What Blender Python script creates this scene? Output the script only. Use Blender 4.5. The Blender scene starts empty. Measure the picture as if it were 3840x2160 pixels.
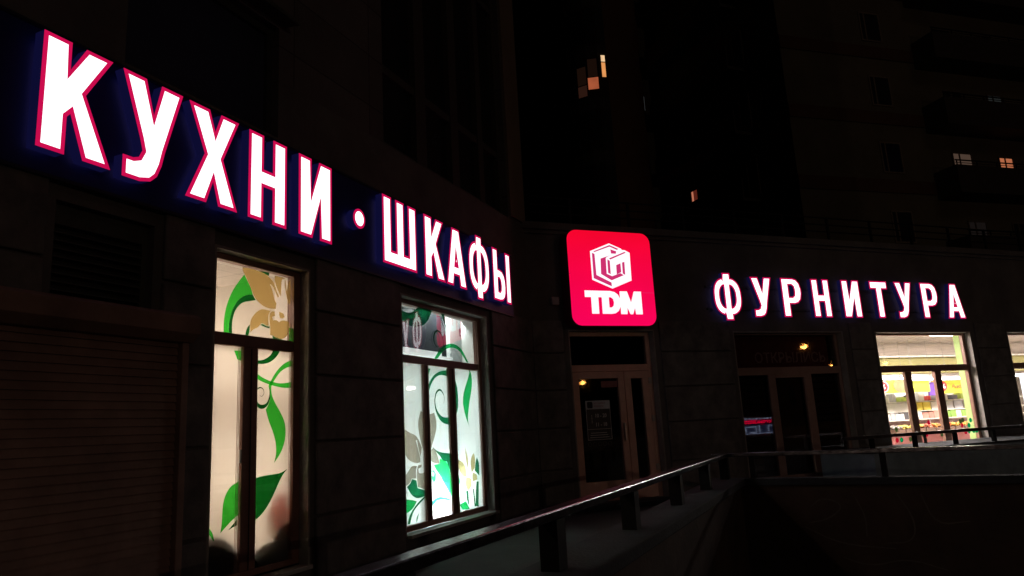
import bpy, math, random
from mathutils import Vector, Matrix
from mathutils.geometry import tessellate_polygon
random.seed(7)
R=math.radians
# tuning values
SKY_STRENGTH=0.00018; SUN_STRENGTH=0.014; HALO=0.22; LAX=38; LAY=-36
W1L=24.0; W2L=14.0; W1B=46.0; W2B=420.0; W1W=28.0; W2W=270.0; MKL=140.0; MKT=14.0; LAMPE=45.0; LAMPP=1350.0
scene=bpy.context.scene
COL=scene.collection
# ---------------------------------------------------------------- camera
EYE=1.25
cam=bpy.data.cameras.new('camera'); cam.sensor_fit='HORIZONTAL'; cam.sensor_width=36.0
cam.lens=36.0*2663.1/3840.0; cam.clip_start=0.05; cam.clip_end=2000
camo=bpy.data.objects.new('camera',cam); COL.objects.link(camo)
camo.matrix_world=Matrix.Translation((0,0,EYE))@Matrix.Rotation(R(90)+0.19823,4,'X')@Matrix.Rotation(-0.055276,4,'Z')
scene.camera=camo
# ---------------------------------------------------------------- night sky and lights
w=bpy.data.worlds.new('World'); scene.world=w; w.use_nodes=True
nt=w.node_tree; bg=nt.nodes['Background']
sky=nt.nodes.new('ShaderNodeTexSky'); sky.sky_type='NISHITA'; sky.sun_disc=False
sky.sun_elevation=R(1.0); sky.sun_rotation=R(200)
nt.links.new(sky.outputs[0],bg.inputs[0]); bg.inputs[1].default_value=SKY_STRENGTH
sun=bpy.data.lights.new('ambient_fill_sun','SUN'); sun.energy=SUN_STRENGTH; sun.angle=R(12); sun.color=(1.0,0.74,0.60)  # warm sun lamp added as even ambient fill
suno=bpy.data.objects.new('ambient_fill_sun',sun); COL.objects.link(suno)
suno.rotation_euler=(R(58),0,R(28))
scene.view_settings.view_transform='Standard'; scene.view_settings.look='None'
scene.view_settings.exposure=0; scene.view_settings.gamma=1
scene.cycles.use_denoising=True
scene.cycles.max_bounces=6; scene.cycles.transparent_max_bounces=16
scene.cycles.sample_clamp_indirect=4
scene.cycles.caustics_reflective=False; scene.cycles.caustics_refractive=False
# ---------------------------------------------------------------- frames: s along the wall, d away from the camera, z up
AL=0.409265; AR=1.188137
class Frame:
    def __init__(s,az,o=(0,0)):
        s.u=Vector((math.sin(az),math.cos(az),0)); s.n=Vector((-math.cos(az),math.sin(az),0)); s.o=Vector((o[0],o[1],0))
    def P(s,a,d,z): return s.o+s.u*a+s.n*d+Vector((0,0,z))
FL=Frame(AL); FR=Frame(AR); FW=Frame(R(90))          # FW: plain world axes (s=x, d=y)
FB=Frame(R(73),(12.788,29.692)); FBL=Frame(R(73-96),(12.788,29.692))
# ---------------------------------------------------------------- materials
MATS={}
def nodes(name):
    m=bpy.data.materials.new(name); m.use_nodes=True; t=m.node_tree
    for n in list(t.nodes): t.nodes.remove(n)
    out=t.nodes.new('ShaderNodeOutputMaterial'); return m,t,out
def mat(name,col,rough=0.7,metal=0.0,var=0.25,scale=6.0,bump=0.0,bscale=60,emit=None,es=1.0,coat=0.0,spec=0.5):
    if name in MATS: return MATS[name]
    m,t,out=nodes(name); p=t.nodes.new('ShaderNodeBsdfPrincipled'); t.links.new(p.outputs[0],out.inputs[0])
    tc=t.nodes.new('ShaderNodeTexCoord')
    nz=t.nodes.new('ShaderNodeTexNoise'); nz.inputs['Scale'].default_value=scale; nz.inputs['Detail'].default_value=6; nz.inputs['Roughness'].default_value=0.65
    t.links.new(tc.outputs['Object'],nz.inputs['Vector'])
    cr=t.nodes.new('ShaderNodeValToRGB'); cr.color_ramp.elements[0].position=0.3; cr.color_ramp.elements[1].position=0.7
    cr.color_ramp.elements[0].color=tuple(c*(1-var) for c in col)+(1,); cr.color_ramp.elements[1].color=tuple(min(1,c*(1+var)) for c in col)+(1,)
    t.links.new(nz.outputs[0],cr.inputs[0]); t.links.new(cr.outputs[0],p.inputs['Base Color'])
    p.inputs['Roughness'].default_value=rough; p.inputs['Metallic'].default_value=metal; p.inputs['Specular IOR Level'].default_value=spec
    if coat: p.inputs['Coat Weight'].default_value=coat
    if bump:
        n2=t.nodes.new('ShaderNodeTexNoise'); n2.inputs['Scale'].default_value=bscale; n2.inputs['Detail'].default_value=4
        t.links.new(tc.outputs['Object'],n2.inputs['Vector'])
        b=t.nodes.new('ShaderNodeBump'); b.inputs['Strength'].default_value=bump; b.inputs['Distance'].default_value=0.01
        t.links.new(n2.outputs[0],b.inputs['Height']); t.links.new(b.outputs[0],p.inputs['Normal'])
    if emit:
        p.inputs['Emission Color'].default_value=tuple(emit)+(1,); p.inputs['Emission Strength'].default_value=es
    MATS[name]=m; return m
def emis(name,col,s,var=0.0,scale=3.0):
    if name in MATS: return MATS[name]
    m,t,out=nodes(name); e=t.nodes.new('ShaderNodeEmission'); e.inputs[1].default_value=s; e.inputs[0].default_value=tuple(col)+(1,)
    if var:
        tc=t.nodes.new('ShaderNodeTexCoord'); nz=t.nodes.new('ShaderNodeTexNoise'); nz.inputs['Scale'].default_value=scale
        t.links.new(tc.outputs['Object'],nz.inputs['Vector'])
        mp=t.nodes.new('ShaderNodeMapRange'); mp.inputs['To Min'].default_value=s*(1-var); mp.inputs['To Max'].default_value=s*(1+var)
        t.links.new(nz.outputs[0],mp.inputs[0]); t.links.new(mp.outputs[0],e.inputs[1])
    t.links.new(e.outputs[0],out.inputs[0]); MATS[name]=m; return m
def glass(name,tint=(1,1,1),base=0.05,top=0.6):
    m,t,out=nodes(name); a=t.nodes.new('ShaderNodeBsdfTransparent'); a.inputs[0].default_value=tuple(tint)+(1,)
    g=t.nodes.new('ShaderNodeBsdfGlossy'); g.inputs['Roughness'].default_value=0.02
    lw=t.nodes.new('ShaderNodeLayerWeight'); pw=t.nodes.new('ShaderNodeMath'); pw.operation='POWER'; pw.inputs[1].default_value=4
    t.links.new(lw.outputs['Facing'],pw.inputs[0])
    mr=t.nodes.new('ShaderNodeMapRange'); mr.inputs['To Min'].default_value=base; mr.inputs['To Max'].default_value=top
    t.links.new(pw.outputs[0],mr.inputs[0])
    mx=t.nodes.new('ShaderNodeMixShader'); t.links.new(mr.outputs[0],mx.inputs[0]); t.links.new(a.outputs[0],mx.inputs[1]); t.links.new(g.outputs[0],mx.inputs[2])
    t.links.new(mx.outputs[0],out.inputs[0]); MATS[name]=m; return m
def film(name,col,trans=0.0,grain=0.04):
    m,t,out=nodes(name); a=t.nodes.new('ShaderNodeBsdfTranslucent')
    tc=t.nodes.new('ShaderNodeTexCoord'); nz=t.nodes.new('ShaderNodeTexNoise'); nz.inputs['Scale'].default_value=90; nz.inputs['Detail'].default_value=3
    t.links.new(tc.outputs['Object'],nz.inputs['Vector'])
    cr=t.nodes.new('ShaderNodeValToRGB'); cr.color_ramp.elements[0].color=tuple(c*(1-grain) for c in col)+(1,); cr.color_ramp.elements[1].color=tuple(col)+(1,)
    t.links.new(nz.outputs[0],cr.inputs[0]); t.links.new(cr.outputs[0],a.inputs[0])
    d=t.nodes.new('ShaderNodeBsdfTransparent'); mx=t.nodes.new('ShaderNodeMixShader'); mx.inputs[0].default_value=trans
    t.links.new(a.outputs[0],mx.inputs[1]); t.links.new(d.outputs[0],mx.inputs[2]); t.links.new(mx.outputs[0],out.inputs[0]); MATS[name]=m; return m
def filt(name,col,sc):
    # coloured window vinyl: filters what is behind it and scatters a little of the room light
    m,t,out=nodes(name); a=t.nodes.new('ShaderNodeBsdfTransparent'); a.inputs[0].default_value=tuple(col)+(1,)
    b=t.nodes.new('ShaderNodeBsdfTranslucent'); b.inputs[0].default_value=tuple(sc)+(1,)
    ad=t.nodes.new('ShaderNodeAddShader'); t.links.new(a.outputs[0],ad.inputs[0]); t.links.new(b.outputs[0],ad.inputs[1])
    t.links.new(ad.outputs[0],out.inputs[0]); MATS[name]=m; return m
def tiles(name,col,joint,w,h,mort=0.012,rough=0.8,offset=0.0,var=0.12,bump=0.4):
    m,t,out=nodes(name); p=t.nodes.new('ShaderNodeBsdfPrincipled'); t.links.new(p.outputs[0],out.inputs[0])
    uv=t.nodes.new('ShaderNodeUVMap'); br=t.nodes.new('ShaderNodeTexBrick'); br.offset=offset
    br.inputs['Scale'].default_value=1; br.inputs['Brick Width'].default_value=w; br.inputs['Row Height'].default_value=h
    br.inputs['Mortar Size'].default_value=mort; br.inputs['Mortar Smooth'].default_value=0.3
    br.inputs['Color1'].default_value=tuple(c*(1-var) for c in col)+(1,); br.inputs['Color2'].default_value=tuple(c*(1+var) for c in col)+(1,)
    br.inputs['Mortar'].default_value=tuple(joint)+(1,)
    t.links.new(uv.outputs[0],br.inputs['Vector'])
    nz=t.nodes.new('ShaderNodeTexNoise'); nz.inputs['Scale'].default_value=1.3; nz.inputs['Detail'].default_value=8; nz.inputs['Roughness'].default_value=0.7
    t.links.new(uv.outputs[0],nz.inputs['Vector'])
    mx=t.nodes.new('ShaderNodeMix'); mx.data_type='RGBA'; mx.blend_type='MULTIPLY'; mx.inputs[0].default_value=0.6
    cr=t.nodes.new('ShaderNodeValToRGB'); cr.color_ramp.elements[0].position=0.3; cr.color_ramp.elements[0].color=(.45,.45,.45,1); cr.color_ramp.elements[1].position=0.65
    t.links.new(nz.outputs[0],cr.inputs[0]); t.links.new(br.outputs[0],mx.inputs[6]); t.links.new(cr.outputs[0],mx.inputs[7]); t.links.new(mx.outputs[2],p.inputs['Base Color'])
    p.inputs['Roughness'].default_value=rough
    b=t.nodes.new('ShaderNodeBump'); b.invert=True; b.inputs['Strength'].default_value=bump; b.inputs['Distance'].default_value=0.01
    t.links.new(br.outputs['Fac'],b.inputs['Height']); t.links.new(b.outputs[0],p.inputs['Normal'])
    MATS[name]=m; return m
# ---------------------------------------------------------------- mesh helper
class MB:
    def __init__(s,fr): s.f=fr; s.v=[]; s.fc=[]; s.uv=[]; s.mi=[]
    def face(s,pts,mi=0):
        b=len(s.v); s.v+=[tuple(p) for p in pts]; s.fc.append(list(range(b,b+len(pts)))); s.mi.append(mi)
    def box(s,a0,a1,d0,d1,z0,z1,mi=0):
        q=[(a0,d0,z0),(a1,d0,z0),(a1,d1,z0),(a0,d1,z0),(a0,d0,z1),(a1,d0,z1),(a1,d1,z1),(a0,d1,z1)]
        for f in ((0,1,5,4),(1,2,6,5),(2,3,7,6),(3,0,4,7),(4,5,6,7),(3,2,1,0)): s.face([q[i] for i in f],mi)
        return s
    def hex(s,q,mi=0):
        for f in ((0,1,5,4),(1,2,6,5),(2,3,7,6),(3,0,4,7),(4,5,6,7),(3,2,1,0)): s.face([q[i] for i in f],mi)
        return s
    def fill(s,loops,d,mi=0):
        vs=[]; 
        for l in loops: vs+=l
        for tr in tessellate_polygon([[Vector((x,z,0)) for x,z in l] for l in loops]):
            s.face([(vs[i][0],d,vs[i][1]) for i in tr],mi)
        return s
    def walls(s,loop,d0,d1,mi=0):
        n=len(loop)
        for i in range(n):
            a=loop[i]; b=loop[(i+1)%n]; s.face([(a[0],d0,a[1]),(b[0],d0,b[1]),(b[0],d1,b[1]),(a[0],d1,a[1])],mi)
        return s
    def prism(s,loop,d0,d1,mi=0,back=True):
        s.fill([loop],d0,mi); s.walls(loop,d0,d1,mi)
        if back: s.fill([loop],d1,mi)
        return s
    def slab(s,poly,z0,z1,mi=0):
        vs=poly
        for z in (z0,z1):
            for tr in tessellate_polygon([[Vector((x,y,0)) for x,y in poly]]): s.face([(vs[i][0],vs[i][1],z) for i in tr],mi)
        n=len(poly)
        for i in range(n):
            a=poly[i]; b=poly[(i+1)%n]; s.face([(a[0],a[1],z0),(b[0],b[1],z0),(b[0],b[1],z1),(a[0],a[1],z1)],mi)
        return s
    def tube(s,pts,r,n=10,mi=0,r2=None):
        pts=[Vector(p) for p in pts]; rings=[]
        for i,p in enumerate(pts):
            t=(pts[min(i+1,len(pts)-1)]-pts[max(i-1,0)]).normalized()
            a=t.orthogonal().normalized() if i==0 else (a-t*a.dot(t)).normalized()
            b=t.cross(a); rr=r if r2 is None else r+(r2-r)*i/(len(pts)-1)
            rings.append([p+(a*math.cos(6.2832*k/n)+b*math.sin(6.2832*k/n))*rr for k in range(n)])
        for i in range(len(rings)-1):
            for k in range(n): s.face([rings[i][k],rings[i][(k+1)%n],rings[i+1][(k+1)%n],rings[i+1][k]],mi)
        s.face(rings[0][::-1],mi); s.face(rings[-1],mi); return s
    def ball(s,c,r,n=10,m=6,sz=1.0,mi=0):
        for j in range(m):
            for k in range(n):
                q=[]
                for (jj,kk) in ((j,k),(j,k+1),(j+1,k+1),(j+1,k)):
                    th=math.pi*jj/m; ph=6.28319*kk/n
                    q.append((c[0]+r*math.sin(th)*math.cos(ph),c[1]+r*math.sin(th)*math.sin(ph),c[2]+r*sz*math.cos(th)))
                s.face(q,mi)
        return s
    def lathe(s,c,prof,n=16,mi=0):
        for i in range(len(prof)-1):
            for k in range(n):
                q=[]
                for (ii,kk) in ((i,k),(i,k+1),(i+1,k+1),(i+1,k)):
                    r,z=prof[ii]; ph=6.28319*kk/n; q.append((c[0]+r*math.cos(ph),c[1]+r*math.sin(ph),c[2]+z))
                s.face(q,mi)
        return s
    def build(s,name,mats,parent=None,bevel=0,smooth=False,label=None):
        o0=parent_origin(parent) if parent is not None else Vector((0,0,0))
        me=bpy.data.meshes.new(name)
        me.from_pydata([s.f.P(*v)-o0 for v in s.v],[],s.fc)
        uvl=me.uv_layers.new(name='UVMap')
        for p,f in zip(me.polygons,s.fc):
            a,b,c=[Vector(s.v[i]) for i in f[:3]]; n=(b-a).cross(c-b)
            ax=max(range(3),key=lambda i:abs(n[i]))
            for li,vi in zip(p.loop_indices,f):
                x,y,z=s.v[vi]; uvl.data[li].uv=(x,z) if ax==1 else ((y,z) if ax==0 else (x,y))
        if not isinstance(mats,(list,tuple)): mats=[mats]
        for m in mats: me.materials.append(m)
        for p,mi in zip(me.polygons,s.mi): p.material_index=mi; p.use_smooth=smooth
        import bmesh
        bm=bmesh.new(); bm.from_mesh(me); bmesh.ops.remove_doubles(bm,verts=bm.verts,dist=1e-5)
        bmesh.ops.recalc_face_normals(bm,faces=bm.faces); bm.to_mesh(me); bm.free()
        o=bpy.data.objects.new(name,me); COL.objects.link(o)
        if parent is not None: o.parent=parent
        if bevel:
            md=o.modifiers.new('bevel','BEVEL'); md.width=bevel; md.segments=2; md.limit_method='ANGLE'
        if label: o['label']=label
        return o
def parent_origin(p):
    v=Vector((0,0,0))
    while p is not None: v+=p.location; p=p.parent
    return v
def thing(name,label,cat,loc,group=None,kind=None):
    o=bpy.data.objects.new(name,None); COL.objects.link(o); o.location=loc; o.empty_display_size=.2
    o['label']=label; o['category']=cat
    if group: o['group']=group
    if kind: o['kind']=kind
    return o
def tag(o,label=None,cat=None,group=None,kind=None):
    if label: o['label']=label
    if cat: o['category']=cat
    if group: o['group']=group
    if kind: o['kind']=kind
    return o
def solo(mb,name,m,loc,label,cat,group=None,kind=None,**k):
    # a one-mesh thing with its origin at loc
    mb2=mb; o=mb.build(name,m,None,**k); 
    for v in o.data.vertices: v.co-=Vector(loc)
    o.location=loc; return tag(o,label,cat,group,kind)
def struct(o): o['kind']='structure'; return o
def text_mb(fr,txt,s,d,z,h,width=None,thick=0.0,bold=0.0,mb=None,mi=0,slant=0):
    cu=bpy.data.curves.new('t','FONT'); cu.body=txt; cu.size=1; cu.offset=bold; cu.resolution_u=3
    ob=bpy.data.objects.new('t',cu); COL.objects.link(ob); dg=bpy.context.evaluated_depsgraph_get(); dg.update()
    me=bpy.data.meshes.new_from_object(ob.evaluated_get(dg))
    xs=[v.co.x for v in me.vertices]; ys=[v.co.y for v in me.vertices]
    x0,x1,y0,y1=min(xs),max(xs),min(ys),max(ys); ky=h/(y1-y0); kx=ky if width is None else width/(x1-x0)
    mb=mb or MB(fr)
    for p in me.polygons:
        mb.face([(s+(me.vertices[i].co.x-x0)*kx,d,z+(me.vertices[i].co.y-y0)*ky) for i in p.vertices],mi)
    bpy.data.objects.remove(ob); bpy.data.meshes.remove(me); bpy.data.curves.remove(cu)
    return mb
def area(l): return sum(l[i][0]*l[(i+1)%len(l)][1]-l[(i+1)%len(l)][0]*l[i][1] for i in range(len(l)))/2
def smooth_loop(l,it=2,lim=45):
    l=list(l)
    fixed=[]
    n=len(l)
    for i in range(n):
        a=Vector(l[i-1]);b=Vector(l[i]);c=Vector(l[(i+1)%n]); u=b-a; v=c-b
        ang=math.degrees(u.angle(v,0)) if u.length and v.length else 0
        fixed.append(ang>lim)
    for _ in range(it):
        o=[];fx=[];n=len(l)
        for i in range(n):
            a=l[i-1];b=l[i];c=l[(i+1)%n]
            if fixed[i]: o.append(b); fx.append(True)
            else:
                o+=[((a[0]+3*b[0])/4,(a[1]+3*b[1])/4),((3*b[0]+c[0])/4,(3*b[1]+c[1])/4)]; fx+=[False,False]
        l,fixed=o,fx
    return l
def stroke(pts):
    # tapering band along a smoothed centre line of (s, z, width)
    P=[tuple(p) for p in pts]
    for _ in range(2):
        o=[P[0]]
        for a,b in zip(P,P[1:]): o+=[tuple(.75*x+.25*y for x,y in zip(a,b)),tuple(.25*x+.75*y for x,y in zip(a,b))]
        P=o+[P[-1]]
    L=[];Rr=[]
    for i,p in enumerate(P):
        a=P[max(i-1,0)];b=P[min(i+1,len(P)-1)]; t=Vector((b[0]-a[0],b[1]-a[1]));
        if t.length<1e-6: continue
        t.normalize(); h=p[2]/2
        L.append((p[0]-t.y*h,p[1]+t.x*h)); Rr.append((p[0]+t.y*h,p[1]-t.x*h))
    return L,Rr
def inset(loop,b,hole=False):
    l=list(loop)
    if (area(l)<0)!=hole: l=l[::-1]      # outer ccw, hole cw: interior of the letter on the left
    o=[];n=len(l)
    for i in range(n):
        p=Vector(l[i-1]);q=Vector(l[i]);r=Vector(l[(i+1)%n]); u=(q-p).normalized(); v=(r-q).normalized()
        n1=Vector((-u.y,u.x)); n2=Vector((-v.y,v.x)); m=n1+n2
        if m.length<1e-4: m=n1
        m.normalize(); k=b/max(.35,m.dot(n1)); o.append((q.x+m.x*k,q.y+m.y*k))
    return l,o
DEC_W1=[('leaf_decal','lg',[(4.358,2.635),(4.311,2.58),(4.25,2.503),(4.206,2.423),(4.176,2.347),(4.159,2.274),(4.151,2.197),(4.154,2.132),(4.206,2.132),(4.205,2.191),(4.218,2.264),(4.243,2.333),(4.281,2.392),(4.331,2.439),(4.395,2.47),(4.457,2.48),(4.435,2.533),(4.396,2.583)]),
('leaf_decal','dg',[(4.206,2.132),(4.205,2.191),(4.218,2.264),(4.243,2.333),(4.281,2.392),(4.331,2.439),(4.395,2.47),(4.457,2.48),(4.491,2.438),(4.413,2.417),(4.356,2.403),(4.301,2.365),(4.263,2.311),(4.244,2.255),(4.238,2.195),(4.24,2.133)]),
('leaf_decal','lg',[(4.266,1.997),(4.34,2.0),(4.343,1.92),(4.323,1.922),(4.303,1.927),(4.284,1.962)]),
('flower_decal','gold',[(4.336,2.693),(4.439,2.7),(4.541,2.691),(4.602,2.686),(4.656,2.656),(4.701,2.628),(4.725,2.58),(4.767,2.508),(4.753,2.499),(4.702,2.576),(4.675,2.601),(4.653,2.602),(4.68,2.566),(4.699,2.517),(4.717,2.468),(4.738,2.445),(4.728,2.395),(4.661,2.386),(4.582,2.397),(4.521,2.427),(4.478,2.458),(4.443,2.515),(4.409,2.572),(4.366,2.633),(4.341,2.66)]),
('leaf_decal','dg',[(4.507,2.694),(4.646,2.702),(4.64,2.67),(4.594,2.684),(4.541,2.691)]),
('flower_decal','gold',[(4.711,2.689),(4.834,2.687),(4.834,2.677),(4.811,2.677),(4.797,2.658),(4.793,2.597),(4.79,2.511),(4.757,2.552),(4.724,2.612),(4.71,2.649)]),
('flower_decal','gold',[(4.837,2.688),(4.843,2.682),(4.864,2.569),(4.877,2.658),(4.919,2.696),(4.924,2.498),(4.893,2.45),(4.874,2.49),(4.85,2.567),(4.835,2.631)]),
('flower_decal','gold',[(4.574,2.374),(4.67,2.371),(4.644,2.342),(4.638,2.303),(4.646,2.24),(4.62,2.234),(4.585,2.252),(4.555,2.249),(4.526,2.212),(4.468,2.19),(4.436,2.157),(4.43,2.229),(4.441,2.273),(4.481,2.321),(4.531,2.359)]),
('flower_decal','gold',[(4.679,2.369),(4.715,2.37),(4.72,2.332),(4.684,2.321),(4.698,2.291),(4.738,2.299),(4.77,2.283),(4.793,2.299),(4.834,2.307),(4.89,2.304),(4.905,2.276),(4.891,2.196),(4.845,2.152),(4.786,2.135),(4.727,2.147),(4.691,2.163),(4.663,2.159),(4.664,2.23),(4.65,2.292),(4.653,2.343)]),
('flower_decal','gold',[(4.769,2.377),(4.824,2.365),(4.838,2.337),(4.815,2.318),(4.783,2.321),(4.769,2.345)]),
('swirl_decal','dg',[(4.428,2.225),(4.427,2.173),(4.412,2.129),(4.38,2.129),(4.387,2.169),(4.406,2.207)]),
('swirl_decal','dg',[(4.542,2.235),(4.568,2.247),(4.615,2.231),(4.656,2.234),(4.657,2.216),(4.603,2.22)]),
('swirl_decal','dg',[(4.687,2.161),(4.736,2.142),(4.809,2.137),(4.8,2.122),(4.701,2.119)]),
('leaf_decal','lg',[(4.894,2.249),(4.929,2.246),(4.93,2.131),(4.895,2.128)]),
('swirl_decal','dg',[(4.702,2.046),(4.787,2.048),(4.763,2.001),(4.708,1.951),(4.64,1.918),(4.563,1.905),(4.484,1.907),(4.483,1.932),(4.572,1.938),(4.639,1.967),(4.683,2.002)]),
('stem_decal','lg',[(4.48,1.846),(4.556,1.803),(4.653,1.773),(4.751,1.756),(4.832,1.757),(4.931,1.774),(4.931,1.723),(4.833,1.717),(4.732,1.728),(4.634,1.745),(4.547,1.769),(4.482,1.799)]),
('leaf_decal','lg',[(4.934,1.966),(4.851,1.939),(4.78,1.892),(4.72,1.832),(4.677,1.774),(4.65,1.732),(4.669,1.684),(4.67,1.615),(4.647,1.567),(4.621,1.533),(4.649,1.452),(4.709,1.349),(4.744,1.26),(4.751,1.172),(4.725,1.096),(4.79,1.156),(4.834,1.222),(4.859,1.297),(4.863,1.366),(4.847,1.436),(4.795,1.513),(4.734,1.582),(4.694,1.643),(4.681,1.698),(4.687,1.74),(4.721,1.783),(4.78,1.849),(4.851,1.889),(4.935,1.914)]),
('leaf_decal','dg',[(4.465,0.968),(4.485,0.976),(4.547,0.997),(4.623,1.003),(4.72,1.005),(4.8,1.008),(4.886,1.037),(4.83,0.995),(4.781,0.931),(4.723,0.841),(4.666,0.767),(4.6,0.709),(4.536,0.672),(4.468,0.66)]),
('leaf_decal','dg',[(4.331,0.699),(4.24,0.629),(4.281,0.643),(4.332,0.655)]),
('leaf_decal','lg',[(4.336,0.979),(4.263,0.956),(4.214,0.905),(4.187,0.84),(4.18,0.767),(4.18,0.694),(4.166,0.62),(4.214,0.653),(4.271,0.694),(4.343,0.731)]),
('stem_decal','lg',[(3.997,0.689),(4.052,0.675),(4.081,0.647),(4.098,0.621),(4.111,0.571),(4.095,0.58),(4.07,0.616),(4.038,0.648),(3.998,0.674)]),
('leaf_decal','dg',[(4.47,0.39),(4.525,0.368),(4.562,0.33),(4.581,0.288),(4.473,0.299)])]
DEC_W1S=[('swirl_decal','dg',[(4.649,1.728,0.003),(4.666,1.684,0.008),(4.663,1.629,0.014),(4.637,1.574,0.022),(4.576,1.55,0.038),(4.524,1.569,0.029),(4.499,1.612,0.02),(4.498,1.666,0.016),(4.521,1.704,0.013),(4.558,1.715,0.009),(4.591,1.699,0.006),(4.599,1.665,0.005),(4.574,1.637,0.004),(4.55,1.647,0.003)])]
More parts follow.
